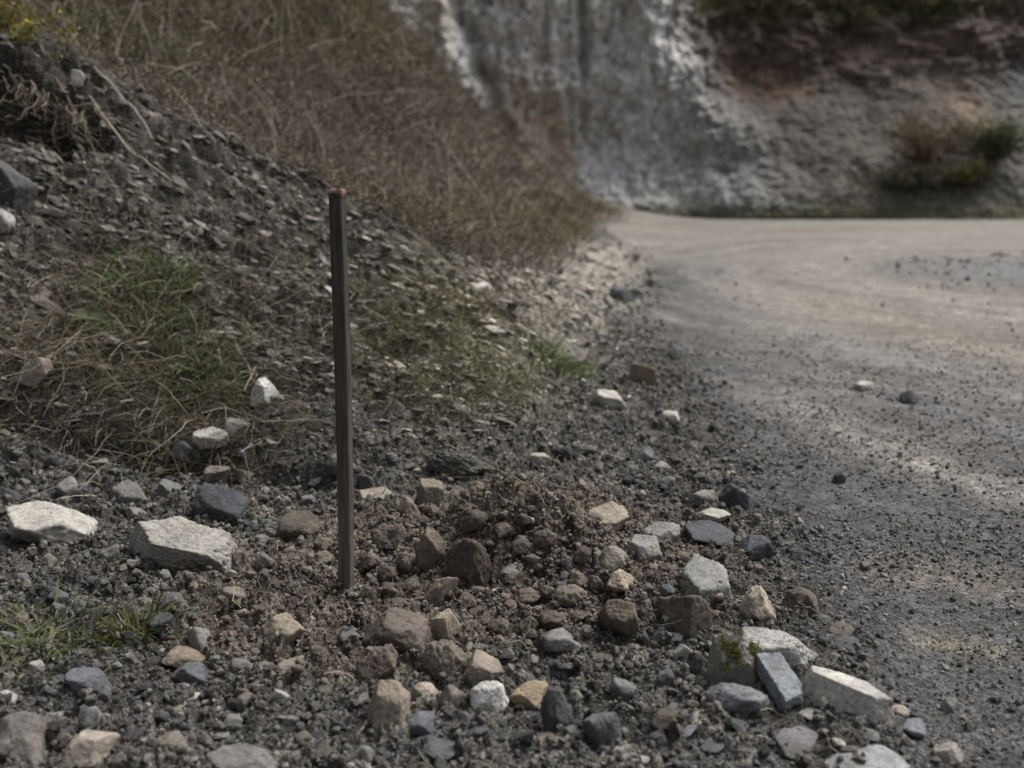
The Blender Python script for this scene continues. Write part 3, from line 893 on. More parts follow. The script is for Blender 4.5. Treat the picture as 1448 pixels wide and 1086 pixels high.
CREAM = (.35, .333, .30); PALE = (.36, .345, .31); PGREY = (.26, .255, .245); GREY = (.155, .151, .146); DGREY = (.07, .07, .073)
BLUE = (.125, .131, .142); DBLUE = (.072, .075, .083); TAN = (.25, .212, .165); BROWN = (.16, .125, .092); DBROWN = (.085, .068, .053)
CLOD = (.11, .092, .074); RED = (.12, .095, .077); LTAN = (.34, .29, .22)
HEROES = [
    # box in the photo, colour, kind, options, label, short
    ((8, 708, 139, 769), CREAM, 'slab', dict(yaw=-14, roll=6, depth=.75, seed=3, sharp=46), 'cream flat rock at the left edge beyond the weeds', 'cream flat rock'),
    ((181, 730, 341, 805), (.265, .252, .226), 'slab', dict(yaw=-12, roll=7, depth=.62, seed=5, sharp=60, level=6, planes=[((.10, -.22, 1), .52), ((.12, -1, -.42), .62), ((-.95, -.75, .05), .78), ((1, .1, .25), .98), ((.9, -.4, .8), .92), ((.2, 1, .35), .85), ((-.7, .6, .5), .9), ((0, 0, -1), .6)]), 'large beige slab with a shaded undercut front, left of the stake', 'large beige slab'),
    ((270, 682, 352, 738), DBLUE, 'slab', dict(yaw=-20, pitch=22, roll=8, depth=.9, seed=7, rough=.16), 'dark slate-blue slab lying behind the large beige slab', 'slate-blue slab'),
    ((153, 678, 209, 711), GREY, 'block', dict(seed=9), 'grey blocky rock between the cream flat rock and slate-blue slab', 'grey blocky rock'),
    ((216, 677, 257, 703), GREY, 'block', dict(seed=10, yaw=20), 'grey cracked stone touching the slate-blue slab on its left', 'grey cracked stone'),
    ((134, 646, 160, 664), PGREY, 'round', dict(seed=11, level=4), 'small pale stone above the grey blocky rock at the slope foot', None),
    ((283, 648, 326, 690), (.24, .21, .17), 'slab', dict(seed=12, yaw=35, pitch=35, depth=.5), 'tan grey plate tilted up behind the slate-blue slab', 'tilted tan plate'),
    ((0, 688, 34, 713), DBLUE, 'block', dict(seed=13), 'dark grey stone cut by the left edge above the cream rock', None),
    ((386, 721, 454, 763), CLOD, 'slab', dict(seed=14, yaw=-10, rough=.2), 'brown grey stone just left of the stake in the soil', 'brown stone left of the stake'),
    ((556, 702, 594, 732), (.19, .16, .13), 'clod', dict(seed=15, rough=.25, level=4), 'light brown clod with a flat pale top behind the heap', 'flat topped clod'),
    ((588, 676, 628, 717), (.17, .145, .12), 'block', dict(seed=16, rough=.2, yaw=30), 'brown angular lump standing at the back of the soil heap', 'angular lump'),
    ((587, 737, 641, 798), (.15, .12, .095), 'clod', dict(seed=17, rough=.2, depth=.8), 'upright brown clod right of the stake on the heap', 'upright brown clod'),
    ((629, 760, 706, 828), (.085, .067, .052), 'clod', dict(seed=18, rough=.32, depth=.9), 'biggest dark clod of packed earth on the heap', 'biggest dark clod'),
    ((600, 803, 650, 854), (.27, .23, .185), 'wedge', dict(seed=19, yaw=30, roll=18, sharp=44), 'pale brown broken stone in front of the biggest dark clod', 'pale broken stone'),
    ((609, 854, 652, 904), (.31, .26, .2), 'block', dict(seed=20, sharp=44), 'tan squarish stone below the pale broken stone', 'tan squarish stone'),
    ((515, 858, 616, 922), (.15, .125, .105), 'slab', dict(seed=21, yaw=-12, pitch=4, depth=.8, rough=.16), 'dark thick slab crusted with soil in front of the stake', 'dark crusted slab'),
    ((367, 866, 435, 917), TAN, 'round', dict(seed=22, sharp=30), 'rounded tan boulder lower left of the stake', 'rounded tan boulder'),
    ((697, 674, 751, 717), (.22, .18, .135), 'block', dict(seed=23, roll=-20, rough=.1), 'smooth brown stone leaning behind the right of the heap', 'smooth brown stone'),
    ((524, 740, 586, 778), CLOD, 'clod', dict(seed=24, rough=.35, depth=.8), 'crumbly brown clod between the stake and the upright clod', 'crumbly clod'),
    ((506, 688, 560, 711), (.24, .21, .17), 'slab', dict(seed=25, rough=.2), 'pale earthy flat stone right behind the stake', 'earthy flat stone'),
    ((819, 709, 890, 756), (.29, .25, .20), 'slab', dict(seed=26, yaw=-16, roll=5, sharp=44), 'tan slab with dark front face right behind the heap', 'tan slab'),
    ((1015, 683, 1070, 725), DBLUE, 'wedge', dict(seed=27, yaw=-25, roll=15), 'dark charcoal wedge near the road edge, farthest of the dark rocks', 'charcoal wedge'),
    ((966, 735, 1041, 776), DBLUE, 'slab', dict(seed=28, yaw=-14, rough=.16), 'dark charcoal slab with a ragged lip below the charcoal wedge', 'ragged charcoal slab'),
    ((1042, 756, 1094, 794), DBLUE, 'block', dict(seed=29, roll=14), 'dark charcoal rock nearest the road, right of the ragged slab', 'roadside charcoal rock'),
    ((903, 737, 962, 772), (.22, .215, .2), 'block', dict(seed=30, rough=.18), 'speckled grey stone left of the ragged charcoal slab', 'speckled grey stone'),
    ((845, 771, 892, 805), (.22, .195, .165), 'round', dict(seed=31), 'rounded grey brown stone below the tan slab', 'rounded grey stone'),
    ((954, 783, 1034, 843), (.25, .245, .23), 'slab', dict(seed=32, yaw=20, pitch=12, depth=1, sink=.35, planes=[((.05, -.3, 1), .5), ((0, -1, .3), .8), ((1, -.3, .2), .9), ((-1, -.2, .2), .9), ((.7, .8, .2), .9), ((-.6, .8, .2), .9), ((0, 0, -1), .6)]), 'broad flat grey stone bedded in the gravel right of the heap', 'broad flat grey stone'),
    ((857, 804, 900, 836), (.30, .25, .195), 'clod', dict(seed=33, rough=.25), 'pale tan clod below the rounded grey stone', 'pale tan clod'),
    ((846, 836, 906, 900), (.15, .125, .1), 'slab', dict(seed=34, yaw=-40, pitch=35, roll=22, depth=.7, rough=.12), 'brown plate leaning up out of the soil at the heap edge', 'leaning brown plate'),
    ((929, 841, 1008, 893), (.12, .1, .082), 'wedge', dict(seed=35, yaw=-20, rough=.18), 'dark brown split wedge above the mossy rock', 'dark split wedge'),
    ((1043, 827, 1098, 885), (.33, .29, .235), 'clod', dict(seed=36, rough=.25), 'pale crusted rock left of the red brown boulder', 'pale crusted rock'),
    ((883, 755, 938, 800), (.24, .23, .215), 'slab', dict(seed=37, rough=.14, yaw=25), 'flat grey stone with a dark hollow under its front', 'hollow flat stone'),
    ((983, 718, 1033, 738), PALE, 'slab', dict(seed=38), 'long pale flat stone between the two upper charcoal rocks', None),
    ((976, 692, 1012, 717), (.22, .2, .175), 'block', dict(seed=39, level=4), 'small grey brown stone left of the charcoal wedge', None),
    ((1105, 829, 1157, 873), RED, 'round', dict(seed=40, yaw=0, planes=[((-.25, .1, 1), .82), ((.3, -1, -.25), .55), ((.85, -.3, .6), .72), ((-1, -.2, .45), .8), ((0, 1, .1), .9), ((.35, .2, .9), .85), ((-.6, -.3, .8), .85), ((1, -.3, -.1), .95), ((0, 0, -1), .7)], sharp=46), 'red brown boulder with dark front at the road edge', 'red brown boulder'),
    ((1031, 886, 1158, 950), (.34, .335, .32), 'round', dict(seed=42, yaw=-8, depth=.72, sharp=40, level=6, planes=[((-.05, .0, 1), .62), ((.35, -1, -.1), .72), ((.95, -.45, .3), .86), ((-1, .1, .3), .95), ((.2, 1, .2), .9), ((.75, .3, .75), .85), ((-.6, -.3, .7), .88), ((0, 0, -1), .7)]), 'large pale grey boulder behind the mossy rock', 'large pale boulder'),
    ((998, 893, 1081, 970), (.22, .215, .19), 'wedge', dict(seed=41, yaw=-10, depth=.75, level=6, planes=[((-.12, -.42, 1), .5), ((.18, -1, -.3), .66), ((-.9, -.45, .35), .78), ((.95, -.4, .3), .85), ((0, 1, .2), .9), ((-.5, -.8, .5), .82), ((.5, -.2, .9), .72), ((0, 0, -1), .7)]), 'grey rock topped with yellow green moss', 'mossy rock'),
    ((1064, 922, 1136, 1004), (.235, .25, .268), 'slab', dict(seed=43, level=6, sharp=44, planes=[((.48, -.77, -.35), 1.0), ((-.48, .77, .35), 1.0), ((.94, .33, .0), .48), ((-.94, -.33, .05), .48), ((.12, -.35, .93), .27), ((-.12, .35, -.93), .27), ((.9, -.4, .1), .8), ((-.1, .9, .4), .9)], yaw=0, depth=1.0, sink=.1), 'blue grey slate leaning against the mossy rock', 'leaning blue slate'),
    ((1129, 941, 1266, 1017), (.40, .385, .355), 'slab', dict(seed=44, yaw=-36, depth=.42, sharp=60, level=6, rough=.07, planes=[((.16, .02, 1), .46), ((-.05, -1, .42), .60), ((1, -.5, .25), .98), ((-1, -.2, .3), .92), ((.75, .7, 0), .9), ((-.6, .8, .2), .9), ((0, 1, .1), .9), ((0, 0, -1), .7)]), 'long wedge rock with a white flat top beside the road', 'white topped wedge'),
    ((996, 965, 1088, 1010), (.2, .205, .215), 'slab', dict(seed=45, yaw=-16, depth=.5, sharp=40), 'long blue grey stone below the mossy rock', 'long blue grey stone'),
    ((718, 961, 776, 1003), (.26, .205, .14), 'round', dict(seed=46, sharp=26), 'orange tan blocky stone right of the small white stone', 'orange tan stone'),
    ((764, 966, 812, 1026), (.07, .072, .078), 'round', dict(seed=47, depth=.8), 'near black rounded stone right of the orange tan stone', 'near black stone'),
    ((824, 1006, 880, 1054), (.11, .11, .112), 'wedge', dict(seed=48, yaw=15), 'dark grey angular stone at the bottom centre', 'bottom dark stone'),
    ((664, 962, 719, 1004), (.50, .485, .46), 'block', dict(seed=49, yaw=25, roll=-14, rough=.18), 'white fractured stone left of the orange tan stone', 'white fractured stone'),
    ((652, 918, 713, 970), (.20, .17, .14), 'wedge', dict(seed=50, yaw=-25, roll=12), 'grey brown wedge stone above the white fractured stone', 'grey brown wedge'),
    ((519, 961, 581, 1029), (.27, .225, .18), 'block', dict(seed=51, yaw=-22, roll=6, depth=.85, sharp=44, planes=[((.35, -.35, 1), .66), ((.35, -.85, .4), .62), ((-.9, -.5, .25), .62), ((.95, .1, .2), .85), ((-.5, .8, .5), .75), ((.6, -.5, -.6), .8), ((-.5, -.6, -.6), .8), ((.75, .1, .75), .85), ((0, 0, -1), .8)]), 'five sided tan stone with a sharp ridge near the bottom', 'five sided tan stone'),
    ((571, 1005, 615, 1036), BLUE, 'block', dict(seed=52, level=4), 'small blue grey stone right under the five sided stone', 'small blue stone'),
    ((594, 903, 662, 962), (.17, .145, .12), 'clod', dict(seed=53, rough=.35), 'rough earthy clod below the tan squarish stone', 'rough earthy clod'),
    ((505, 910, 563, 962), (.16, .13, .105), 'clod', dict(seed=54, rough=.3), 'brown earthy lump above the five sided tan stone', 'brown earthy lump'),
    ((583, 964, 620, 991), (.29, .25, .2), 'block', dict(seed=55, level=4), 'small tan stone right of the five sided stone top', None),
    ((614, 968, 660, 1003), (.13, .11, .09), 'block', dict(seed=56, level=4), 'dark brown stone touching the white fractured stone', None),
    ((85, 1031, 172, 1090), (.33, .29, .24), 'round', dict(seed=57, rough=.1), 'blurred round beige stone at the bottom left corner', 'round beige stone'),
    ((-10, 1005, 68, 1080), (.17, .155, .14), 'round', dict(seed=58, rough=.12), 'big blurred dull brown stone in the bottom left corner', 'big blurred stone'),
    ((289, 1050, 392, 1100), (.17, .165, .155), 'slab', dict(seed=59, yaw=10, depth=.7), 'flat grey slab cut by the bottom edge, left of centre', 'bottom grey slab'),
    ((229, 913, 290, 942), (.25, .2, .155), 'round', dict(seed=60), 'brown rounded stone right of the blurred weeds', 'brown rounded stone'),
    ((245, 935, 302, 968), BLUE, 'block', dict(seed=61), 'grey broken stone just below the brown rounded stone', None),
    ((91, 943, 156, 983), BLUE, 'slab', dict(seed=62), 'blurred blue grey stone below the weeds', 'blurred blue stone'),
    ((107, 998, 146, 1033), PGREY, 'block', dict(seed=63, level=4), 'pale grey stone just above the round beige stone', None),
    ((1168, 1053, 1288, 1110), (.27, .27, .275), 'slab', dict(seed=64, depth=.75, sharp=10), 'smooth grey boulder cut by the bottom edge on the right', 'smooth bottom boulder'),
    ((1319, 1049, 1363, 1083), (.31, .28, .25), 'block', dict(seed=65), 'pale pinkish stone in the lower right road corner', 'pale pinkish stone'),
    ((1091, 1026, 1158, 1072), (.13, .125, .125), 'block', dict(seed=66, rough=.1), 'dark boulder between the white topped wedge and bottom edge', 'lower dark boulder'),
    ((1272, 1015, 1310, 1041), (.21, .215, .23), 'round', dict(seed=67, level=4), 'grey blue stone at the road edge below the white wedge', None),
    ((1155, 982, 1174, 1001), PALE, 'round', dict(seed=68, level=4), 'little white pebble under the white topped wedge', None),
    ((1256, 996, 1287, 1016), (.30, .265, .225), 'round', dict(seed=69, level=4), 'beige pebble at the right tip of the white topped wedge', None),
    ((1130, 1002, 1174, 1022), (.25, .24, .225), 'slab', dict(seed=70, level=4), 'flat grey stone below the little white pebble', None),
    ((1175, 1043, 1194, 1055), PALE, 'round', dict(seed=71, level=4), 'round pale pebble above the smooth bottom boulder', None),
    ((354, 534, 397, 569), (.43, .42, .40), 'round', dict(seed=72, sharp=26), 'bright white stone on the slope left of the stake', 'white slope stone'),
    ((275, 608, 326, 633), (.34, .325, .29), 'slab', dict(seed=73), 'flat pale stone at the slope foot under the grass', 'flat pale slope stone'),
    ((316, 590, 354, 614), (.27, .26, .24), 'slab', dict(seed=74, level=4), 'pale grey stone between the white stone and flat pale one', None),
    ((27, 501, 76, 541), (.23, .2, .16), 'wedge', dict(seed=75, roll=20), 'tan striped stone in dry grass near the left edge', 'tan striped stone'),
    ((-50, 211, 53, 297), (.085, .083, .086), 'block', dict(seed=76, roll=24, yaw=0, depth=.9, sink=.1, planes=[((.2, .1, 1), .7), ((.2, -1, -.35), .6), ((1, -.2, .1), .8), ((-1, 0, 0), .9), ((0, 1, 0), .9), ((.7, -.2, .7), .8), ((0, 0, -1), .7)]), 'black boulder jutting from the slope at the left edge', 'black slope boulder'),
    ((-12, 282, 22, 320), (.36, .35, .33), 'block', dict(seed=77), 'pale cracked stone directly under the black boulder', None),
    ((886, 512, 931, 546), (.26, .205, .155), 'round', dict(seed=78, yaw=20, planes=[((.3, .1, 1), .8), ((-.5, -1, -.2), .55), ((.9, -.5, .2), .8), ((-1, 0, .2), .85), ((0, 1, 0), .9), ((0, 0, -1), .7)]), 'brown boulder with a dark left face beside the road', 'brown verge boulder'),
    ((836, 550, 886, 577), (.42, .40, .36), 'slab', dict(seed=79), 'white flat stone just below the brown verge boulder', 'white verge stone'),
    ((942, 489, 971, 508), DGREY, 'round', dict(seed=80, level=4), 'small dark stone on the road beside the verge', 'small dark road stone'),
    ((857, 404, 894, 428), (.11, .115, .12), 'slab', dict(seed=81), 'dark blue grey rock at the far road edge', 'far dark rock'),
    ((889, 407, 909, 419), DGREY, 'round', dict(seed=82, level=4), 'near black stone just right of the far dark rock', None),
    ((914, 393, 928, 402), DGREY, 'round', dict(seed=83, level=4), 'tiny dark stone farthest along the left road edge', None),
    ((1271, 552, 1301, 571), DBLUE, 'round', dict(seed=84, level=4, yaw=-15), 'lone dark grey stone in the middle of the road', 'lone road stone'),
    ((1206, 538, 1236, 552), PALE, 'slab', dict(seed=85, level=4), 'pale flat chip lying left of the lone road stone', None),
    ((667, 398, 701, 423), (.47, .45, .41), 'slab', dict(seed=86, level=4), 'pale stone resting on the far end of the slope crest', 'pale crest stone'),
    ((738, 640, 780, 662), (.34, .31, .27), 'slab', dict(seed=87, yaw=-30, depth=.4, level=4), 'thin pale splinter of rock at the slope foot', None),
    ((600, 636, 696, 674), (.085, .081, .074), 'wedge', dict(seed=88, yaw=-24, pitch=-4, roll=10, depth=.7, rough=.45, level=6), 'layered dark slate ledge poking from the slope foot behind the heap', 'slate ledge'),
    ((117, 124, 136, 142), (.36, .345, .315), 'block', dict(seed=89, level=4), 'small white rock caught on the crest beside the roots', None),
    ((930, 580, 962, 598), (.4, .375, .33), 'slab', dict(seed=90, level=4), 'pale thin chip right below the white verge stone', None),
    ((460, 640, 505, 668), (.15, .14, .125), 'slab', dict(seed=91, level=4), 'dull flat stone on the slope foot behind the stake', None),
]
for i, (box, colr, kind, opt, lab, short) in enumerate(HEROES):
    if i > 1: colr = tuple(c * (.9 if 'white' in lab or 'pale' in lab else .8) for c in colr)
    o = rock('rock', box, colr, kind, label=lab, short=short, **opt)
    if short is None: ROCKS[-1] = (ROCKS[-1][0], None, *ROCKS[-1][2:])
print('rocks', len(HEROES))

# moss on the mossy rock and the big pale boulder is part of the rock
exec_moss = []
for o, short, u, v, w in ROCKS:
    if short in ('mossy rock', 'large pale boulder'):
        exec_moss.append((o, short))


def moss_patch(o, n, sel, seed):
    me = o.data; V = np.empty(len(me.vertices) * 3, f32); me.vertices.foreach_get('co', V); V = V.reshape(-1, 3)
    N = np.empty(len(me.vertices) * 3, f32); me.vertices.foreach_get('normal', N); N = N.reshape(-1, 3)
    s = V.max(0) - V.min(0); c = (V - V.min(0)) / s
    w = sel(c, N) * (fbm3(V * 38, 3, seed) > .02)
    k = np.where(w > 0)[0]
    if not len(k): return
    k = rng.choice(k, n)
    p = V[k] + rng.normal(0, .0025, (n, 3))
    cols = pick([(.11, .115, .03), (.15, .14, .035), (.07, .085, .025), (.17, .15, .05)], n)
    Vv, Tt, cc = leaves(p, rng.uniform(.002, .0048, n), cols, .5)
    m = make_mesh('moss', Vv, Tt, M_PLANT, cc, False, 4)
    m.parent = o
    m['label'] = 'yellow green moss patch on the rock top'


for o, short in exec_moss:
    if short == 'mossy rock':
        moss_patch(o, 6000, lambda c, N: (N[:, 2] > .3) & (c[:, 0] > .2) & (c[:, 2] > .45), 5)
    else:
        moss_patch(o, 500, lambda c, N: (N[:, 2] > -.2) & (c[:, 1] < .3) & (c[:, 2] > .45) & (c[:, 0] > .1) & (c[:, 0] < .8), 6)

# ------------------------------------------------------------------ smaller countable stones, each an object, each with its own description
COLN = {'white': (.40, .385, .355), 'pale grey': (.26, .253, .24), 'grey': (.19, .187, .182), 'dark grey': (.09, .09, .094), 'blue grey': (.135, .14, .148), 'tan': (.215, .19, .158), 'brown': (.125, .107, .088), 'slate black': (.055, .055, .06)}
KINDN = {'slab': 'flat', 'round': 'rounded', 'block': 'angular', 'wedge': 'wedge shaped', 'clod': 'lumpy'}
used = {o['label'] for o, *_ in ROCKS}
marks = [(s, u, v) for o, s, u, v, w in ROCKS if s] + [('stake foot', 490, 835)]
boxes = [h[0] for h in HEROES]
nmed = 0; tries = 0
while nmed < 175 and tries < 5000:
    tries += 1
    u = rng.uniform(5, 1440); v = rng.uniform(640, 1080)
    ue = np.interp(v, ROAD_V, ROAD_U)
    if u > ue + 10 and rng.random() > .06: continue
    if u > ue - 60 and rng.random() > .5: continue
    w = np.clip(rng.lognormal(3.25, .42), 16, 62) * (.75 + .5 * (v - 640) / 440)
    h = w * rng.uniform(.5, .85)
    b = (u - w / 2, v - h, u + w / 2, v)
    if any(b[0] < q[2] - 3 and b[2] > q[0] + 3 and b[1] < q[3] - 3 and b[3] > q[1] + 3 for q in boxes): continue
    if 460 < u < 515 and v < 900: continue
    soil = ((u - 660) / 300) ** 2 + ((v - 815) / 118) ** 2 < .9
    if soil: cn = rng.choice(['brown', 'brown', 'tan', 'grey', 'brown'])
    else: cn = rng.choice(['pale grey', 'grey', 'grey', 'dark grey', 'blue grey', 'blue grey', 'tan', 'white', 'slate black', 'brown'], p=[.09, .17, .13, .17, .11, .08, .07, .015, .085, .08])
    kd = rng.choice(['clod', 'block', 'clod', 'round'] if soil else ['slab', 'round', 'block', 'wedge', 'block'])
    best = sorted(marks, key=lambda q: (q[1] - u) ** 2 + (1.6 * (q[2] - v)) ** 2)[0]
    du, dv = u - best[1], v - h / 2 - best[2]
    rel = ('right of' if du > 0 else 'left of') if abs(du) > 1.6 * abs(dv) else ('in front of' if dv > 0 else 'behind')
    sz = 'tiny' if w < 20 else 'small' if w < 30 else 'medium'
    lab = f'{sz} {cn} {KINDN[kd]} stone {rel} the {best[0]}'
    if lab in used: continue
    used.add(lab); boxes.append(b)
    c = np.array(COLN[cn]) * rng.uniform(.52, .8)
    rock('stone', b, tuple(c), kd, yaw=rng.uniform(-60, 60), pitch=rng.uniform(-12, 12), roll=rng.uniform(-14, 14), depth=rng.uniform(.75, 1.15), rough=.38 if kd == 'clod' else .17,
         level=4, sharp=34, seed=int(500 + tries), label=lab, cat='stone', group='smaller stones on the roadside verge', short=None, sink=.24)
    nmed += 1
nclod = 0
while nclod < 30 and tries < 9000:
    tries += 1
    a_ = rng.uniform(0, 6.28); q_ = rng.random() ** .5
    u = 700 + 250 * q_ * math.cos(a_); v = 800 + 100 * q_ * math.sin(a_)
    w = rng.uniform(24, 58); h = w * rng.uniform(.6, .85); b = (u - w / 2, v - h, u + w / 2, v)
    if any(b[0] < q[2] - 6 and b[2] > q[0] + 6 and b[1] < q[3] - 6 and b[3] > q[1] + 6 for q in boxes): continue
    if 465 < u < 515: continue
    best = sorted(marks, key=lambda q: (q[1] - u) ** 2 + (1.6 * (q[2] - v)) ** 2)[0]
    du, dv = u - best[1], v - h / 2 - best[2]
    rel = ('right of' if du > 0 else 'left of') if abs(du) > 1.6 * abs(dv) else ('in front of' if dv > 0 else 'behind')
    lab = f'{"small" if w < 34 else "fist sized" if w < 46 else "large"} crumbly earth clod {rel} the {best[0]}'
    if lab in used: continue
    used.add(lab); boxes.append(b); nclod += 1
    rock('clod', b, tuple(np.array([.105, .086, .069]) * rng.uniform(.75, 1.25)), 'clod', depth=rng.uniform(.8, 1.1), rough=.48, level=4, sharp=14, seed=int(2000 + tries), label=lab, cat='clod', group='clods of dug earth on the heap', sink=.24)
print('stones', nmed, 'clods', nclod)

# ------------------------------------------------------------------ the stake
bx, by = hit(490, 838)
bz = terrain([bx], [by])[0][0]
T_top = at_y(478, 268, by + .0)
hgt = T_top[2] - bz
wd = 24 / F * math.hypot(by, H - .2)


def stake():
    root = empty('marker_stake', (bx, by, bz))
    tag(root, 'dark weathered square stake with red painted top driven into soil', 'stake')
    yaw = math.radians(-12)
    hw = wd * .5 / (math.cos(yaw) + abs(math.sin(yaw))) * .905
    ch = .16
    prof = []
    for sx_, sy_ in ((1, 1), (-1, 1), (-1, -1), (1, -1)):
        a = [(sx_, sy_ * (1 - ch)), (sx_ * (1 - ch), sy_)]
        if sx_ * sy_ < 0: a = a[::-1]
        prof += a
    prof = np.array(prof) * hw
    prof = prof[::-1] if False else prof
    c, s = math.cos(yaw), math.sin(yaw)
    prof = prof @ np.array([[c, s], [-s, c]])
    K = 120; n = len(prof)

    def loft(zs, scl, dx, rough, seed):
        V = []
        for i, z in enumerate(zs):
            t = (z + .12) / (hgt + .12)
            ring = np.zeros((n, 3)); ring[:, :2] = prof * scl[i]
            ring[:, 0] += dx(z)
            ring[:, 2] = z
            V.append(ring)
        V = np.concatenate(V)
        d = fbm3(V * np.array([60, 60, 9]) + seed, 3, seed) * rough
        r = V[:, :2] - np.stack([dx(V[:, 2]), 0 * V[:, 2]], 1)
        V[:, :2] += r / (np.linalg.norm(r, axis=1, keepdims=True) + 1e-9) * d[:, None]
        m = len(zs); ix = np.arange(m * n).reshape(m, n)
        q = np.stack([ix[:-1], np.roll(ix, -1, 1)[:-1], np.roll(ix, -1, 1)[1:], ix[1:]], -1).reshape(-1, 4)
        return V, q, ix
    lean = T_top[0] - bx
    dx = lambda z: lean * (z / hgt) + .003 * np.sin(np.asarray(z) * 4.2)
    htip = hgt - wd * .42
    zs = np.linspace(-.14, htip, K)
    sc_ = 1.0 - .02 * (zs / hgt)
    V, q, ix = loft(zs, sc_, dx, .0032, 3)
    # close the underside of the shaft top with a cap fan
    mt, nt, b = new_mat('dark weathered wood'); k = NB(nt)
    tc = k.n('ShaderNodeTexCoord'); mp = k.n('ShaderNodeMapping'); k.l(tc.outputs['Object'], mp.inputs[0]); mp.inputs['Scale'].default_value = (14, 14, 1.0)
    n1 = k.noise(mp.outputs[0], 9, 6, .65); n2 = k.noise(tc.outputs['Object'], 70, 4, .6); n3 = k.noise(tc.outputs['Object'], 9, 3)
    sep = k.n('ShaderNodeSeparateXYZ'); k.l(tc.outputs['Object'], sep.inputs[0])
    dark = k.mix(k.rng(n1.outputs[0], .35, .65, 0, 1), (.016, .0145, .0135), (.06, .053, .047))
    brown = k.mix(k.rng(n1.outputs[0], .35, .65, 0, 1), (.042, .036, .03), (.125, .108, .09))
    col = k.mix(k.rng(k.math('ADD', sep.outputs[2], k.math('MULTIPLY', n3.outputs[0], .25)), hgt * .95, .25, 0, 1), dark, brown)
    col = k.mix(k.rng(n2.outputs[0], .66, .74, 0, .55), col, (.20, .18, .16))
    k.l(col, b.inputs['Base Color']); b.inputs['Roughness'].default_value = .62; b.inputs['Specular IOR Level'].default_value = .35
    k.l(k.bump(n1.outputs[0], .6, .003, k.bump(n2.outputs[0], .35, .002)), b.inputs['Normal'])
    sh = make_mesh('shaft', V, q, mt, None, False, 4); sh.parent = root
    # battered, paint-daubed top
    zt = np.array([htip - .0005, htip + wd * .05, htip + wd * .16, htip + wd * .30, htip + wd * .36, htip + wd * .42, htip + wd * .43, htip + wd * .40, htip + wd * .37])
    st = np.array([1.0, 1.015, 1.02, 1.04, 1.05, 1.0, .88, .55, .02])
    V, q, ix = loft(zt, st, dx, .0025, 8)
    pr = 6 * n
    V[:, 2] += .009 * fbm3(V * 55 + 3, 2, 4) * (V[:, 2] > htip + wd * .1)
    mp_, nt, b = new_mat('chipped red paint'); k = NB(nt)
    tc = k.n('ShaderNodeTexCoord'); n1 = k.noise(tc.outputs['Object'], 75, 4, .6); n2 = k.noise(tc.outputs['Object'], 42, 3)
    geo = k.n('ShaderNodeNewGeometry'); sn = k.n('ShaderNodeSeparateXYZ'); k.l(tc.outputs['Object'], sn.inputs[0])
    paint = k.mix(k.rng(n2.outputs[0], .42, .6, 0, 1), (.16, .055, .048), (.34, .22, .205))
    bare = k.mix(k.rng(n1.outputs[0], .4, .6, 0, 1), (.02, .016, .014), (.10, .05, .03))
    hgt_f = k.rng(sn.outputs[2], htip + wd * .16, htip + wd * .36, 0, 1)
    fac = k.rng(k.math('ADD', hgt_f, k.math('MULTIPLY', n1.outputs[0], 1.3)), .85, 1.05, 0, 1)
    k.l(k.mix(fac, bare, paint), b.inputs['Base Color']); b.inputs['Roughness'].default_value = .5
    tp = make_mesh('painted_top', V, q, mp_, None, False, 4); tp.parent = root
    tp['label'] = 'chipped red painted stake head'


stake()

# ------------------------------------------------------------------ vegetation
vert_ok = np.where((np.abs(TH.ravel()) < math.radians(36)) & (RR.ravel() < 26))[0]


def grow(n, weight):
    """n places on the hillside drawn by weight, jittered inside their grid cell"""
    w = weight[vert_ok]; w = w / w.sum()
    k = rng.choice(vert_ok, n, p=w)
    r = RR.ravel()[k] * (1 + rng.uniform(-.003, .003, n)); t = TH.ravel()[k] + rng.uniform(-.0012, .0012, n)
    return np.stack([r * np.sin(t), r * np.cos(t), GZ[k]], 1), k


# even cover over the slope as it is seen: weight by the slope facing the road
gm = GM
slope_w = np.clip(np.abs(np.gradient(GZ.reshape(NR, NT), axis=0).ravel()) / (RR.ravel() * .0042), .15, 2.5)
inframe = (gm['v'] > -120)
wv = gm['veg'] * slope_w * inframe * (gm['u'] < 900) * (.6 + .8 * np.clip(gm['n'] + .5, 0, 1))
n = 80000
p, k = grow(n, wv)
dist = np.linalg.norm(p, axis=1)
L = rng.uniform(.035, .15, n) * (.7 + .06 * dist) * np.clip(.85 + 1.5 * fbm2(p[:, 0] * 1.6, p[:, 1] * 1.1, 3, 401), .35, 2.0)
up = rng.normal(0, 1, (n, 3)); up[:, 2] = np.abs(up[:, 2]) * .9 + .1; up[:, 1] -= .25; up /= np.linalg.norm(up, axis=1, keepdims=True)
t = np.linspace(0, 1, 4)
bend = rng.normal(0, .35, (n, 3)); bend[:, 2] -= .35
path = p[:, None] + up[:, None] * (L[:, None] * t)[..., None] + bend[:, None] * ((t ** 2)[None] * L[:, None])[..., None]
rad = (.0008 + .0004 * dist)[:, None] * rng.lognormal(-.1, .4, (n, 1)) * (1 - .6 * t[None])
olive = (sstep(170, 20, gm['v'][k]) * .6 + np.clip(gm['n2'][k], 0, 1) * .8 + sstep(60, 0, np.abs(gm['v'][k] - 335)) * .5) > rng.random(n)
cols = pick([(.14, .106, .083), (.105, .08, .063), (.175, .14, .115), (.085, .066, .053), (.24, .205, .17), (.13, .108, .088), (.06, .048, .04), (.33, .30, .26)], n)
co = pick([(.09, .085, .04), (.12, .11, .055), (.075, .075, .03), (.14, .12, .06)], n)
cols[olive] = co[olive]
tw = tubes(path, rad, cols, 3)
n3_ = 2600
p3, k3 = grow(n3_, wv)
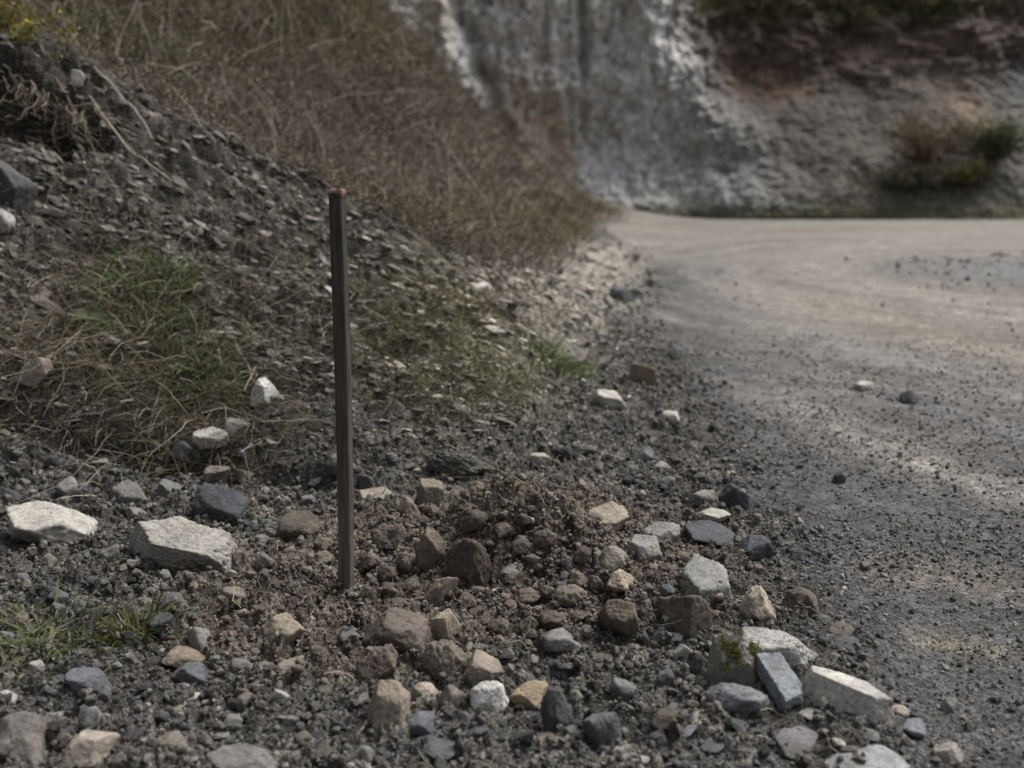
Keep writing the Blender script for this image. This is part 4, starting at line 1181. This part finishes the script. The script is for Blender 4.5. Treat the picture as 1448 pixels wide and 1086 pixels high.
d3 = np.linalg.norm(p3, axis=1); L3 = rng.uniform(.2, .5, n3_) * (.8 + .04 * d3)
u3 = rng.normal(0, .45, (n3_, 3)); u3[:, 2] = np.abs(u3[:, 2]) + .6; u3 /= np.linalg.norm(u3, axis=1, keepdims=True)
t3 = np.linspace(0, 1, 6); b3 = rng.normal(0, .45, (n3_, 3)); b3[:, 2] -= .3
path3 = p3[:, None] + u3[:, None] * (L3[:, None] * t3)[..., None] + b3[:, None] * ((t3 ** 2)[None] * L3[:, None])[..., None] + np.cumsum(rng.normal(0, .03, (n3_, 6, 3)), 1) * L3[:, None, None]
tw = join([tw, tubes(path3, (.0007 + .00045 * d3)[:, None] * rng.uniform(.7, 1.3, (n3_, 1)) * (1 - .6 * t3[None]), pick([(.2, .165, .135), (.1, .078, .062), (.15, .115, .092), (.27, .24, .2), (.07, .055, .046)], n3_), 3)])
tag(make_mesh('undergrowth', *tw[:2], M_TWIG, tw[2], False, 4), 'leafless brown brambles and twigs matting the hillside', 'undergrowth', kind='stuff')
n = 70000
p, k = grow(n, wv)
p[:, 2] += rng.uniform(0, .16, n)
sz_ = (.006 + .0026 * np.linalg.norm(p, axis=1)) * rng.uniform(.6, 1.5, n)
olive = (sstep(170, 20, gm['v'][k]) * .6 + np.clip(gm['n2'][k], 0, 1) + sstep(60, 0, np.abs(gm['v'][k] - 330)) * .6) > rng.random(n)
cols = pick([(.11, .082, .062), (.14, .107, .08), (.08, .06, .048), (.24, .205, .17)], n); co = pick([(.075, .08, .03), (.10, .10, .04), (.13, .12, .045)], n)
cols[olive] = co[olive]
lv = leaves(p, sz_, cols)
tag(make_mesh('hillside_leaves', *lv[:2], M_PLANT, lv[2], False, 4), 'withered brown and olive leaves on the hillside brush', 'leaves', kind='stuff')

# short grass on the shale face, dry straw among it
ws = gm['gpatch'] * slope_w * inframe
n = 10000
p, k = grow(n, ws ** 1.1)
d = rng.normal(0, .6, (n, 3)); d[:, 2] = np.abs(d[:, 2]) + .7; d[:, 0] += .25; d[:, 1] -= .2
gl = rng.uniform(.025, .085, n)
cols = pick([(.085, .09, .035), (.115, .11, .05), (.15, .13, .075), (.07, .08, .03), (.2, .175, .12), (.14, .11, .08)], n)
bl = blades(p, d, gl, rng.uniform(.0012, .0026, n), np.array([[.2, -.2, -.5]]) + rng.normal(0, .3, (n, 3)), cols)
tag(make_mesh('grass', *bl[:2], M_PLANT, bl[2], False, 4), 'short olive grass growing over the shale slope', 'grass', kind='stuff')
u_, v_ = gm['u'], gm['v']
wd_ = (np.exp(-(((u_ - 150) / 150) ** 2 + ((v_ - 510) / 105) ** 2)) + .8 * np.exp(-(((u_ - 290) / 120) ** 2 + ((v_ - 620) / 30) ** 2)) + .12 * gm['scree']) * (gm['dep'] > 2.4) * (gm['dep'] < 6.5) * slope_w * (1 - gm['road']) * inframe
n = 6000
p, k = grow(n, wd_)
p[:, 2] += rng.uniform(0, .02, n)
L = rng.uniform(.05, .22, n)
dirn = rng.normal(0, .7, (n, 3)); dirn[:, 2] = np.abs(dirn[:, 2]) * .5 + .12; dirn[:, 0] += .5; dirn[:, 1] -= .2; dirn /= np.linalg.norm(dirn, axis=1, keepdims=True)
t = np.linspace(0, 1, 6)
bend = rng.normal(0, .4, (n, 3)); bend[:, 2] -= .45
wob = np.cumsum(rng.normal(0, .042, (n, 6, 3)), 1) * L[:, None, None]
path = p[:, None] + dirn[:, None] * (L[:, None] * t)[..., None] + bend[:, None] * ((t ** 2)[None] * L[:, None])[..., None] + wob
rad = rng.uniform(.0005, .0014, (n, 1)) * (1 - .5 * t[None])
nf = 420
ff = gm['soil'] * (gm['dep'] > 1.3) + .15 * (gm['dep'] > 1.4) * (gm['dep'] < 3) * (1 - gm['road'])
p2, k2 = grow(nf, ff); p2[:, 2] += .004
d2 = rng.normal(0, 1, (nf, 3)); d2[:, 2] = np.abs(d2[:, 2]) * .25; d2 /= np.linalg.norm(d2, axis=1, keepdims=True)
L2 = rng.uniform(.02, .075, nf); w2_ = np.cumsum(rng.normal(0, .09, (nf, 6, 3)), 1) * L2[:, None, None]
path = np.concatenate([path, p2[:, None] + d2[:, None] * (L2[:, None] * t)[..., None] + w2_])
rad = np.concatenate([rad, rng.uniform(.0004, .0009, (nf, 1)) * np.ones((1, 6))]); n += nf
tb = tubes(path, rad, pick([(.34, .30, .225), (.26, .22, .16), (.19, .155, .11), (.42, .38, .30), (.13, .10, .075), (.16, .15, .07)], n), 3)
tag(make_mesh('dry_grass', *tb[:2], M_PLANT, tb[2], False, 4), 'bleached dry grass stems tangled over the lower slope', 'dry grass', kind='stuff')


def tuft(name, u, v, spread, n, L, w, pal, label, cat, group=None, up=.8, drop=.5):
    x, y = hit(u, v)
    z = terrain([x], [y])[0][0]
    o = empty(name, (x, y, z)) if False else None
    q = np.clip(rng.normal(0, spread, (n, 2)), -1.5 * spread, 1.5 * spread); xx = x + q[:, 0]; yy = y + q[:, 1]
    zz, _ = terrain(xx, yy)
    p = np.stack([xx, yy, zz - .004], 1)
    d = rng.normal(0, .5, (n, 3)); d[:, 2] = np.abs(d[:, 2]) * .6 + up; d[:, :2] += q / spread * .35
    b = rng.normal(0, .25, (n, 3)); b[:, 2] -= drop; b[:, :2] += q / spread * .25
    V, T, c = blades(p, d, L * 1.1 * rng.uniform(.5, 1.15, n), w * 1.35 * rng.uniform(.6, 1.3, n), b, pick(pal, n), 5)
    V = V - np.array([x, y, z])
    m = make_mesh(name, V, T, M_PLANT, c, True, 4); m.location = (x, y, z)
    return tag(m, label, cat, group)


GREEN = [(.075, .125, .042), (.1, .15, .055), (.058, .095, .033), (.13, .165, .08), (.125, .13, .065), (.15, .13, .08)]
OLIVE = [(.085, .09, .03), (.11, .105, .045), (.07, .075, .025), (.14, .125, .06)]
G = 'green grass tufts on the slope'
tuft('grass_tuft', 205, 470, .085, 900, .11, .0038, GREEN, 'largest green grass tuft, on the slope above the dry straw', 'grass tuft', G)
tuft('grass_tuft', 240, 440, .055, 380, .09, .0032, GREEN, 'green tuft at the upper right of the largest tuft', 'grass tuft', G)
tuft('grass_tuft', 180, 505, .06, 220, .07, .0025, GREEN + OLIVE, 'olive green tuft just below the largest tuft', 'grass tuft', G)
tuft('grass_tuft', 298, 570, .055, 520, .08, .0036, GREEN, 'dense green tuft left of the white slope stone', 'grass tuft', G)
tuft('grass_tuft', 335, 585, .035, 120, .05, .0022, GREEN, 'small green tuft under the white slope stone', 'grass tuft', G)
tuft('grass_tuft', 770, 525, .10, 480, .1, .0036, GREEN, 'bright green tuft at the slope foot nearest the road', 'grass tuft', G)
tuft('grass_tuft', 590, 500, .10, 280, .08, .003, GREEN + OLIVE, 'green tuft midway up the slope right of the stake', 'grass tuft', G)
tuft('grass_tuft', 680, 555, .09, 260, .07, .0028, GREEN + OLIVE, 'green tuft low on the slope above the slate ledge', 'grass tuft', G)
tuft('grass_tuft', 620, 455, .12, 260, .09, .003, [(.13, .115, .04), (.10, .095, .035), (.16, .13, .05)], 'yellowish tuft high on the slope right of the stake', 'grass tuft', G)
tuft('grass_tuft', 570, 575, .07, 160, .05, .0022, OLIVE, 'thin olive tuft right behind the stake', 'grass tuft', G)
tuft('grass_tuft', 150, 110, .22, 420, .22, .006, GREEN, 'big blurred green clump above the roots at the crest', 'grass tuft', G)
tuft('grass_tuft', 175, 65, .18, 240, .2, .006, GREEN, 'blurred green clump higher up behind the crest', 'grass tuft', G)
tuft('grass_tuft', 340, 770 - 110, .03, 90, .04, .0018, OLIVE, 'thin mossy tuft at the slope foot behind slate slab', 'grass tuft', G)
W = 'weeds in the left foreground'
tuft('weed', 190, 905, .035, 130, .075, .0024, [(.08, .10, .02), (.11, .12, .03), (.09, .05, .03), (.06, .07, .025)], 'yellow green weed right of the blurred foreground grass', 'weed', W, 1.0, .35)
tuft('weed', 60, 900, .07, 300, .06, .0024, [(.075, .10, .04), (.10, .125, .055), (.13, .13, .08), (.06, .075, .03)], 'blurred pale green weed patch at the left edge', 'weed', W, .5, .6)
tuft('weed', 120, 915, .06, 220, .055, .0024, [(.075, .10, .04), (.10, .11, .05), (.13, .12, .08), (.06, .075, .03)], 'blurred olive weed patch between the other two weeds', 'weed', W, .4, .6)
tuft('weed', 20, 945, .06, 220, .07, .003, [(.11, .105, .06), (.085, .085, .04), (.14, .12, .08)], 'straw coloured weed in the corner above the big stone', 'weed', W, .4, .6)


def wander(p0, d, L, K, jit, sag, r):
    d = np.array(d, float); d /= np.linalg.norm(d); p = [np.array(p0, float)]
    for i in range(K - 1):
        d = d + r.normal(0, jit, 3); d[2] -= sag; d /= np.linalg.norm(d)
        p.append(p[-1] + d * L / (K - 1))
    return np.array(p)


def pathtube(P_, r0, r1, col, sides=6):
    K = len(P_)
    return tubes(P_[None], np.linspace(r0, r1, K)[None], np.array([col]), sides)


# exposed roots below the crest lip
r_ = np.random.default_rng(77)
parts = []
for i in range(64):
    u = r_.uniform(0, 118); v = 98 + u * .52 + r_.uniform(-6, 14)
    a = at_y(u, v, 4.40 + r_.uniform(-.06, .03))
    L = r_.uniform(.10, .34)
    P_ = wander(a, (r_.normal(.1, .5), -.35 + r_.normal(0, .25), -.7 + r_.normal(0, .5)), L, 9, .42, .05, r_)
    big = r_.random() < .35
    parts.append(pathtube(P_, .0055 if big else .0024, .0012, pick([(.15, .122, .09), (.2, .17, .125), (.10, .08, .06), (.13, .115, .09)], 1)[0]))
V, T, c = join(parts)
org = np.array(at_y(50, 150, 4.4)); o = make_mesh('root_tangle', V - org, T, M_TWIG, c, True, 4); o.location = tuple(org)
tag(o, 'pale tangled roots hanging free under the eroded crest', 'roots')
# long bare stems lying down the crest
for i, (pix, lab) in enumerate((([(90, 110), (140, 150), (190, 195), (230, 235), (260, 262)], 'thick grey dead stem lying along the crest'),
                                ([(130, 175), (180, 240), (240, 290), (300, 330), (345, 370)], 'long pale dead stem running down the shale face'),
                                ([(60, 120), (105, 165), (150, 230), (165, 260)], 'short brown root curving down below the root tangle'))):
    P_ = []
    for (u, v) in pix:
        x, y = hit(u, v); P_.append((x, y, terrain([x], [y])[0][0] + .006))
    P_ = np.array(P_); tt = np.linspace(0, len(P_) - 1, 26)
    P_ = np.stack([np.interp(tt, np.arange(len(P_)), P_[:, q]) for q in range(3)], 1) + np.cumsum(r_.normal(0, .004, (26, 3)), 0)
    V, T, c = pathtube(P_, .012 if i == 0 else .006, .003, [(.20, .185, .165), (.26, .22, .17), (.15, .115, .085)][i], 7)
    o = make_mesh('dead_stem', V - P_[0], T, M_TWIG, c, True, 4); o.location = tuple(P_[0]); tag(o, lab, 'dead stem')


def shrub(name, cen, rx, ry, rz, nst, nlv, lsize, spal, lpal, label, cat, srad=.006, flat=False):
    root = empty(name, tuple(cen)); tag(root, label, cat)
    r = np.random.default_rng(int(abs(cen[0] * 1000)) + nst)
    paths = []; tips = []
    for i in range(nst):
        a = r.uniform(0, 2 * math.pi); q = r.random() ** .5
        st = np.array(cen) + np.array([math.cos(a) * rx * q * .35, math.sin(a) * ry * q * .35, 0])
        d = np.array([math.cos(a) * rx * q, math.sin(a) * ry * q, rz * r.uniform(.5, 1.1)])
        Pp = wander(st, d, np.linalg.norm(d), 8, .16, 0, r)
        paths.append(Pp); tips += list(Pp[3:])
        for j in range(3):
            s = Pp[r.integers(2, 7)]
            P2 = wander(s, d / np.linalg.norm(d) + r.normal(0, .6, 3), np.linalg.norm(d) * .4, 8, .2, 0, r)
            paths.append(P2); tips += list(P2[2:])
    paths = np.array(paths); N = len(paths)
    rad = np.tile(np.linspace(srad, srad * .3, 8), (N, 1)); rad[np.arange(N) % 4 != 0] *= .6
    V, T, c = tubes(paths, rad, pick(spal, N), 4)
    child(make_mesh('branches', V, T, M_TWIG, c, True, 4), root)
    tips = np.array(tips)
    p = tips[r.integers(0, len(tips), nlv)] + r.normal(0, 1, (nlv, 3)) * np.array([rx, ry, rz]) * .10
    # clumps: whole sprays take a lighter or darker leaf
    cl = fbm3(p / max(rx, rz) * 3.1, 2, 9)[:, None]
    V, T, c = leaves(p, lsize * r.uniform(.6, 1.4, nlv), pick(lpal, nlv) * np.clip(1 + cl * 1.1, .45, 1.7))
    child(make_mesh('foliage', V, T, M_PLANT, c, False, 4), root)
    return root


YEL = [(.27, .22, .025), (.2, .175, .025), (.33, .26, .03), (.14, .14, .03), (.11, .125, .035)]
for (u, v, s, nl, lab) in ((42, 92, 1.05, 900, 'yellow leaved shrub leaning over the roots at the crest'), (92, 122, .65, 420, 'smaller yellow shrub at the crest right of the larger one'), (-10, 66, 1.2, 700, 'pale green yellow shrub cut by the top left edge')):
    x, y, z = at_y(u, v, 4.72)
    z = max(z - .02, 0)
    shrub('yellow_shrub', (x, y, z), .16 * s, .14 * s, .25 * s, 16, nl, .022, [(.10, .075, .055), (.14, .11, .08)], YEL, lab, 'shrub', .003)

# ------------------------------------------------------------------ the quarry cliff
XS = np.linspace(-26, 46, 1150); ZS = np.concatenate([np.linspace(-.4, 9, 330, endpoint=False), np.linspace(9, 20, 60)])
CXg, CZg = np.meshgrid(XS, ZS); CXg = CXg.ravel(); CZg = CZg.ravel()


def cpx(u, v):
    """cliff coordinates (x, z) of a photo pixel, on the plane of the face 29 m out"""
    return (u - 724) / F * 29.5, H + (255 - v) / F * 29.0


basey = np.interp(CXg, [-26, -8, -2, 1, 3, 5.2, 6.4, 9, 13, 18, 30, 46], [22, 25, 27, 29.0, 29.2, 28.8, 27.8, 26.2, 25.0, 24.4, 22, 12])
wall = 1 - sstep(4.0, 7.4, CXg + .6 * fbm2(CXg * .5, CZg * .5, 3, 201) + .22 * (CZg - 5))   # 1: sheer pale face, 0: the scree slope right of it
zz_ = np.clip(CZg, 0, None)
set_wall = np.where(zz_ < 1.9, zz_ * .75, 1.42 + (zz_ - 1.9) * .12)
set_scree = np.where(zz_ < 3.9, zz_ * 1.25, np.where(zz_ < 6.3, 4.87 + (zz_ - 3.9) * .55, 6.2 + (zz_ - 6.3) * 1.15))
setb = set_wall * wall + set_scree * (1 - wall)
big = fbm2(CXg * .33, CZg * .22, 4, 211)
flute = fbm2(CXg * 1.5, CZg * .28, 4, 213, ridged=True)
med = fbm2(CXg * 1.1, CZg * 1.1, 5, 215, .6)
fine = fbm2(CXg * 4.5, CZg * 4.5, 4, 217, .6)
up_ = sstep(1.6, 3.2, CZg)
off = big * 1.0 - flute * (.38 * wall * up_ + .10) - med * (.55 + .25 * (1 - wall) * sstep(3.2, 4.6, CZg)) - fine * .2
bk1, be1, bc1 = rubble2(CXg * .95 + 3, CZg * .62, 501, .8); bk2, be2, bc2 = rubble2(CXg * 2.4, CZg * 1.9, 502, .75)
off = off * np.where(wall > .5, 1, .55 + .45 * sstep(3.2, 4.4, CZg)) - (bk1 * .24 + bk2 * .15) * (.25 + .75 * wall * sstep(.8, 2.2, CZg)) * (wall + .55 * (1 - wall) * sstep(3, 4.2, CZg))
# buttress with its shadowed underside in the middle of the face, crevice left of it
bxx, bzz = cpx(770, 60)
butt = np.exp(-((CXg - bxx) / 1.25) ** 2) * sstep(3.0, 3.5, CZg + .15 * med)
off = off - butt * .9
cr = np.abs(CXg - np.interp(CZg, [.5, 2.5, 6.3], [.4, -.2, -1.75]) + .25 * fbm2(CXg, CZg * 1.3, 3, 221))
off = off + .9 * np.exp(-(cr / .28) ** 2)
cr2 = np.abs(CXg - np.interp(CZg, [3.4, 6.5], [2.15, 1.95]) + .2 * fbm2(CXg, CZg * 1.3, 3, 222))
off = off + .55 * np.exp(-(cr2 / .16) ** 2) * up_
CYg = basey + setb + off * sstep(-.3, .5, CZg)
nC_ = len(CXg)
col = np.tile(np.array([.42, .412, .40]), (nC_, 1))
w1 = fbm2(CXg * .9, CZg * .6, 4, 231); w2 = fbm2(CXg * 3.2, CZg * .7, 4, 233); w3 = fbm2(CXg * 2.2, CZg * 2.2, 4, 235)
col = lerp3(col, (.41, .40, .385), sstep(0, .45, w2) * wall * .8)
col = lerp3(col, (.23, .23, .235), sstep(.1, .5, -w2 + .3 * w1) * .6)


def stain_or_shade(u, v, ru, rv, c, s, jag=.8):
    global col
    sx, sz = cpx(u, v)
    m = np.exp(-(((CXg - sx) / (ru * .0208)) ** 2 + ((CZg - sz) / (rv * .0208)) ** 2))
    col = lerp3(col, c, np.clip(m * s * (1 + jag * (w1 + w3) * 1.6), 0, 1))


stain_or_shade(760, 60, 70, 90, (.34, .30, .285), .8)            # mauve-grey buttress
stain_or_shade(740, 175, 34, 46, (.58, .43, .315), 1.4); stain_or_shade(775, 225, 32, 55, (.60, .46, .34), 1.5)   # tan streak running down
stain_or_shade(605, 70, 42, 90, (.38, .325, .255), 1.2); stain_or_shade(555, 30, 40, 40, (.44, .36, .26), .9)
stain_or_shade(860, 272, 95, 30, (.30, .295, .28), .8)             # pale rubble at the foot
stain_or_shade(880, 110, 75, 150, (.40, .395, .385), .8)
stain_or_shade(680, 30, 30, 90, (.13, .135, .145), .8)
strp = fbm2(CXg * 6.5, CZg * .9, 4, 241, .6) * sstep(1.5, 3, CZg)
col = lerp3(col * 1.4, (.60, .585, .56), np.full(nC_, .5)) * (1 + .5 * strp)[:, None]
col = np.minimum(col * (1.1 + .34 * bc1)[:, None] * (.88 + .3 * bc2)[:, None], .74)
stain_or_shade(742, 180, 34, 50, (.76, .66, .55), 1.1, .5); stain_or_shade(780, 222, 34, 55, (.78, .67, .55), 1.2, .5); stain_or_shade(600, 60, 36, 90, (.62, .555, .46), 1.0); stain_or_shade(735, 95, 45, 45, (.52, .46, .43), .6)
stain_or_shade(1000, 90, 50, 110, (.27, .265, .26), .85, .4); stain_or_shade(1045, 200, 50, 60, (.30, .295, .285), .7, .4)  # wall edge painted darker to tone down the sun catching it
# slope on the right
rs = 1 - wall
sc2 = np.tile(np.array([.165, .156, .144]), (nC_, 1))
sc2 = lerp3(sc2, (.115, .108, .096), sstep(0, .4, w1)); sc2 = lerp3(sc2, (.24, .23, .215), sstep(.05, .45, w3) * .7)
brow = sstep(3.2, 4.4, CZg + .7 * w1 + (CXg - 9) * -.06)
sc2 = lerp3(sc2, (.15, .12, .112), brow)
sc2 = lerp3(sc2, (.075, .064, .062), brow * sstep(.0, .4, w1 - .2 * w3))
sc2 = lerp3(sc2, (.26, .225, .2), sstep(.15, .5, w3 + .3 * w2) * brow * .7)
sc2 = sc2 * np.array([.84, .80, .74])
col = col * (1 - rs[:, None]) + sc2 * rs[:, None]
stain_or_shade(1085, 115, 30, 22, (.24, .14, .095), 1.1); stain_or_shade(1120, 125, 38, 16, (.26, .18, .125), .7); stain_or_shade(1050, 85, 14, 40, (.26, .2, .15), .7)
stain_or_shade(1235, 70, 26, 16, (.32, .25, .2), .7); stain_or_shade(1285, 115, 45, 22, (.31, .265, .22), .7); stain_or_shade(1320, 150, 22, 35, (.33, .255, .2), .8); stain_or_shade(1340, 190, 26, 22, (.28, .2, .15), .7)
stain_or_shade(1430, 200, 50, 110, (.20, .21, .225), .7); stain_or_shade(1010, 250, 70, 45, (.2, .2, .2), .5)
stain_or_shade(1260, 5, 240, 22, (.09, .085, .035), 1.0, .4)
stain_or_shade(1270, 255, 70, 30, (.07, .072, .055), .8)
foot = sstep(.4, .1, CZg + .1 * w3)
col = lerp3(col, (.075, .085, .038), foot * .8)
col = lerp3(col, (.07, .075, .035), sstep(6.2, 7.2, CZg + w1) * .8)
ixc = np.arange(len(XS) * len(ZS)).reshape(len(ZS), len(XS))
Qc = np.stack([ixc[:-1, :-1], ixc[:-1, 1:], ixc[1:, 1:], ixc[1:, :-1]], -1).reshape(-1, 4)
tag(make_mesh('cliff', np.stack([CXg, CYg, CZg], 1), Qc, M_CLIFF, np.clip(col, .01, .8), True, 4), 'pale grey quarry cliff with a darker scree slope at right', 'cliff', kind='structure')


def cliff_y(x, z):
    return CYg[np.argmin((CXg - x) ** 2 + (CZg - z) ** 2)]


# bushes on the far scree
for (u, v, w, h, sp_, lp, lab) in (
        (1308, 236, .85, 1.25, [(.12, .08, .05)], [(.17, .125, .08), (.2, .15, .09), (.14, .11, .075), (.15, .13, .08)], 'rusty orange brown bush on the far scree slope'),
        (1395, 225, .6, .9, [(.07, .06, .045)], [(.10, .115, .055), (.13, .14, .065), (.08, .09, .045)], 'dark green bush right of the rusty bush'),
        (1265, 266, .95, .55, [(.07, .06, .045)], [(.12, .115, .075), (.145, .135, .09), (.095, .094, .062)], 'low dark olive bush below the rusty bush'),
        (1345, 258, .45, .4, [(.12, .1, .05)], [(.17, .14, .06), (.13, .115, .05), (.10, .09, .045)], 'small yellowish bush between rusty and green bushes')):
    x, z = cpx(u, v)
    x = (u - 724) / F * 26.5; z = H + (255 - v) / F * 26.3
    y = cliff_y(x, max(z, .3)) - .15
    shrub('bush', (x, y, z), w, w * .7, h, 44, 2600, .085, sp_, lp, lab, 'bush', .018)

# vegetation along the brow and grass at the cliff foot
cw_ = (sstep(5.6, 6.6, CZg + w1) * (CXg > 5) + .35 * foot * (CZg > -.05) + .25 * sstep(5.5, 6.5, CZg) * (CXg < -2)) * (CXg < 20) * (CXg > -6) * (CZg < 8.5)
n = 9000
kk = rng.choice(nC_, n, p=cw_ / cw_.sum())
p = np.stack([CXg[kk], CYg[kk] - .02, CZg[kk]], 1) + rng.normal(0, .03, (n, 3))
d = rng.normal(0, .5, (n, 3)); d[:, 2] = np.abs(d[:, 2]) + .6; d[:, 1] -= .5
high = CZg[kk] > 3
cols = pick([(.075, .076, .04), (.10, .092, .05), (.06, .062, .034), (.13, .108, .055)], n)
bl = blades(p, d, np.where(high, rng.uniform(.15, .5, n), rng.uniform(.04, .13, n)), np.where(high, .03, .018) * rng.uniform(.6, 1.3, n), np.array([[0, -.2, -.5]]) + rng.normal(0, .3, (n, 3)), cols)
tag(make_mesh('cliff_vegetation', *bl[:2], M_PLANT, bl[2], False, 4), 'olive grass and scrub along the cliff brow and foot', 'vegetation', kind='stuff')

# ------------------------------------------------------------------ camera and light
cam = bpy.data.cameras.new('camera'); co_ = bpy.data.objects.new('camera', cam); C.objects.link(co_)
co_.location = (0, 0, H); co_.rotation_euler = (math.pi / 2 - P, 0, 0)
cam.sensor_width = 36; cam.lens = 36 * F / 1448; cam.clip_end = 1000; cam.clip_start = .02
cam.dof.use_dof = True
cam.dof.focus_distance = cp * by + sp * (H - .25)
cam.dof.aperture_fstop = 2.35; cam.dof.aperture_blades = 0
bpy.context.scene.camera = co_

EL, AZ = math.radians(56), math.radians(58)     # soft overcast light from high on the right
w = bpy.data.worlds.new('World'); bpy.context.scene.world = w; w.use_nodes = True
nt = w.node_tree; bg = nt.nodes['Background']
sky = nt.nodes.new('ShaderNodeTexSky'); sky.sky_type = 'NISHITA'; sky.sun_disc = False
sky.sun_elevation = EL; sky.sun_rotation = AZ; sky.air_density = 1.2; sky.dust_density = 3
hs = nt.nodes.new('ShaderNodeHueSaturation'); hs.inputs['Saturation'].default_value = .3
nt.links.new(sky.outputs[0], hs.inputs['Color']); nt.links.new(hs.outputs[0], bg.inputs[0])
bg.inputs[1].default_value = .066
sun = bpy.data.lights.new('sun', 'SUN'); sun.energy = 2.45; sun.angle = math.radians(38); sun.color = (1, .97, .93)
so = bpy.data.objects.new('sun', sun); C.objects.link(so)
dirv = Vector((math.sin(AZ) * math.cos(EL), math.cos(AZ) * math.cos(EL), math.sin(EL)))
so.rotation_euler = dirv.to_track_quat('Z', 'Y').to_euler(); so.location = (5, 5, 12)

sc = bpy.context.scene
sc.view_settings.view_transform = 'Standard'; sc.view_settings.look = 'None'
sc.view_settings.exposure = 1.1; sc.view_settings.gamma = 1
sc.cycles.max_bounces = 5; sc.cycles.diffuse_bounces = 3; sc.cycles.glossy_bounces = 2; sc.cycles.transmission_bounces = 2
sc.cycles.use_denoising = True
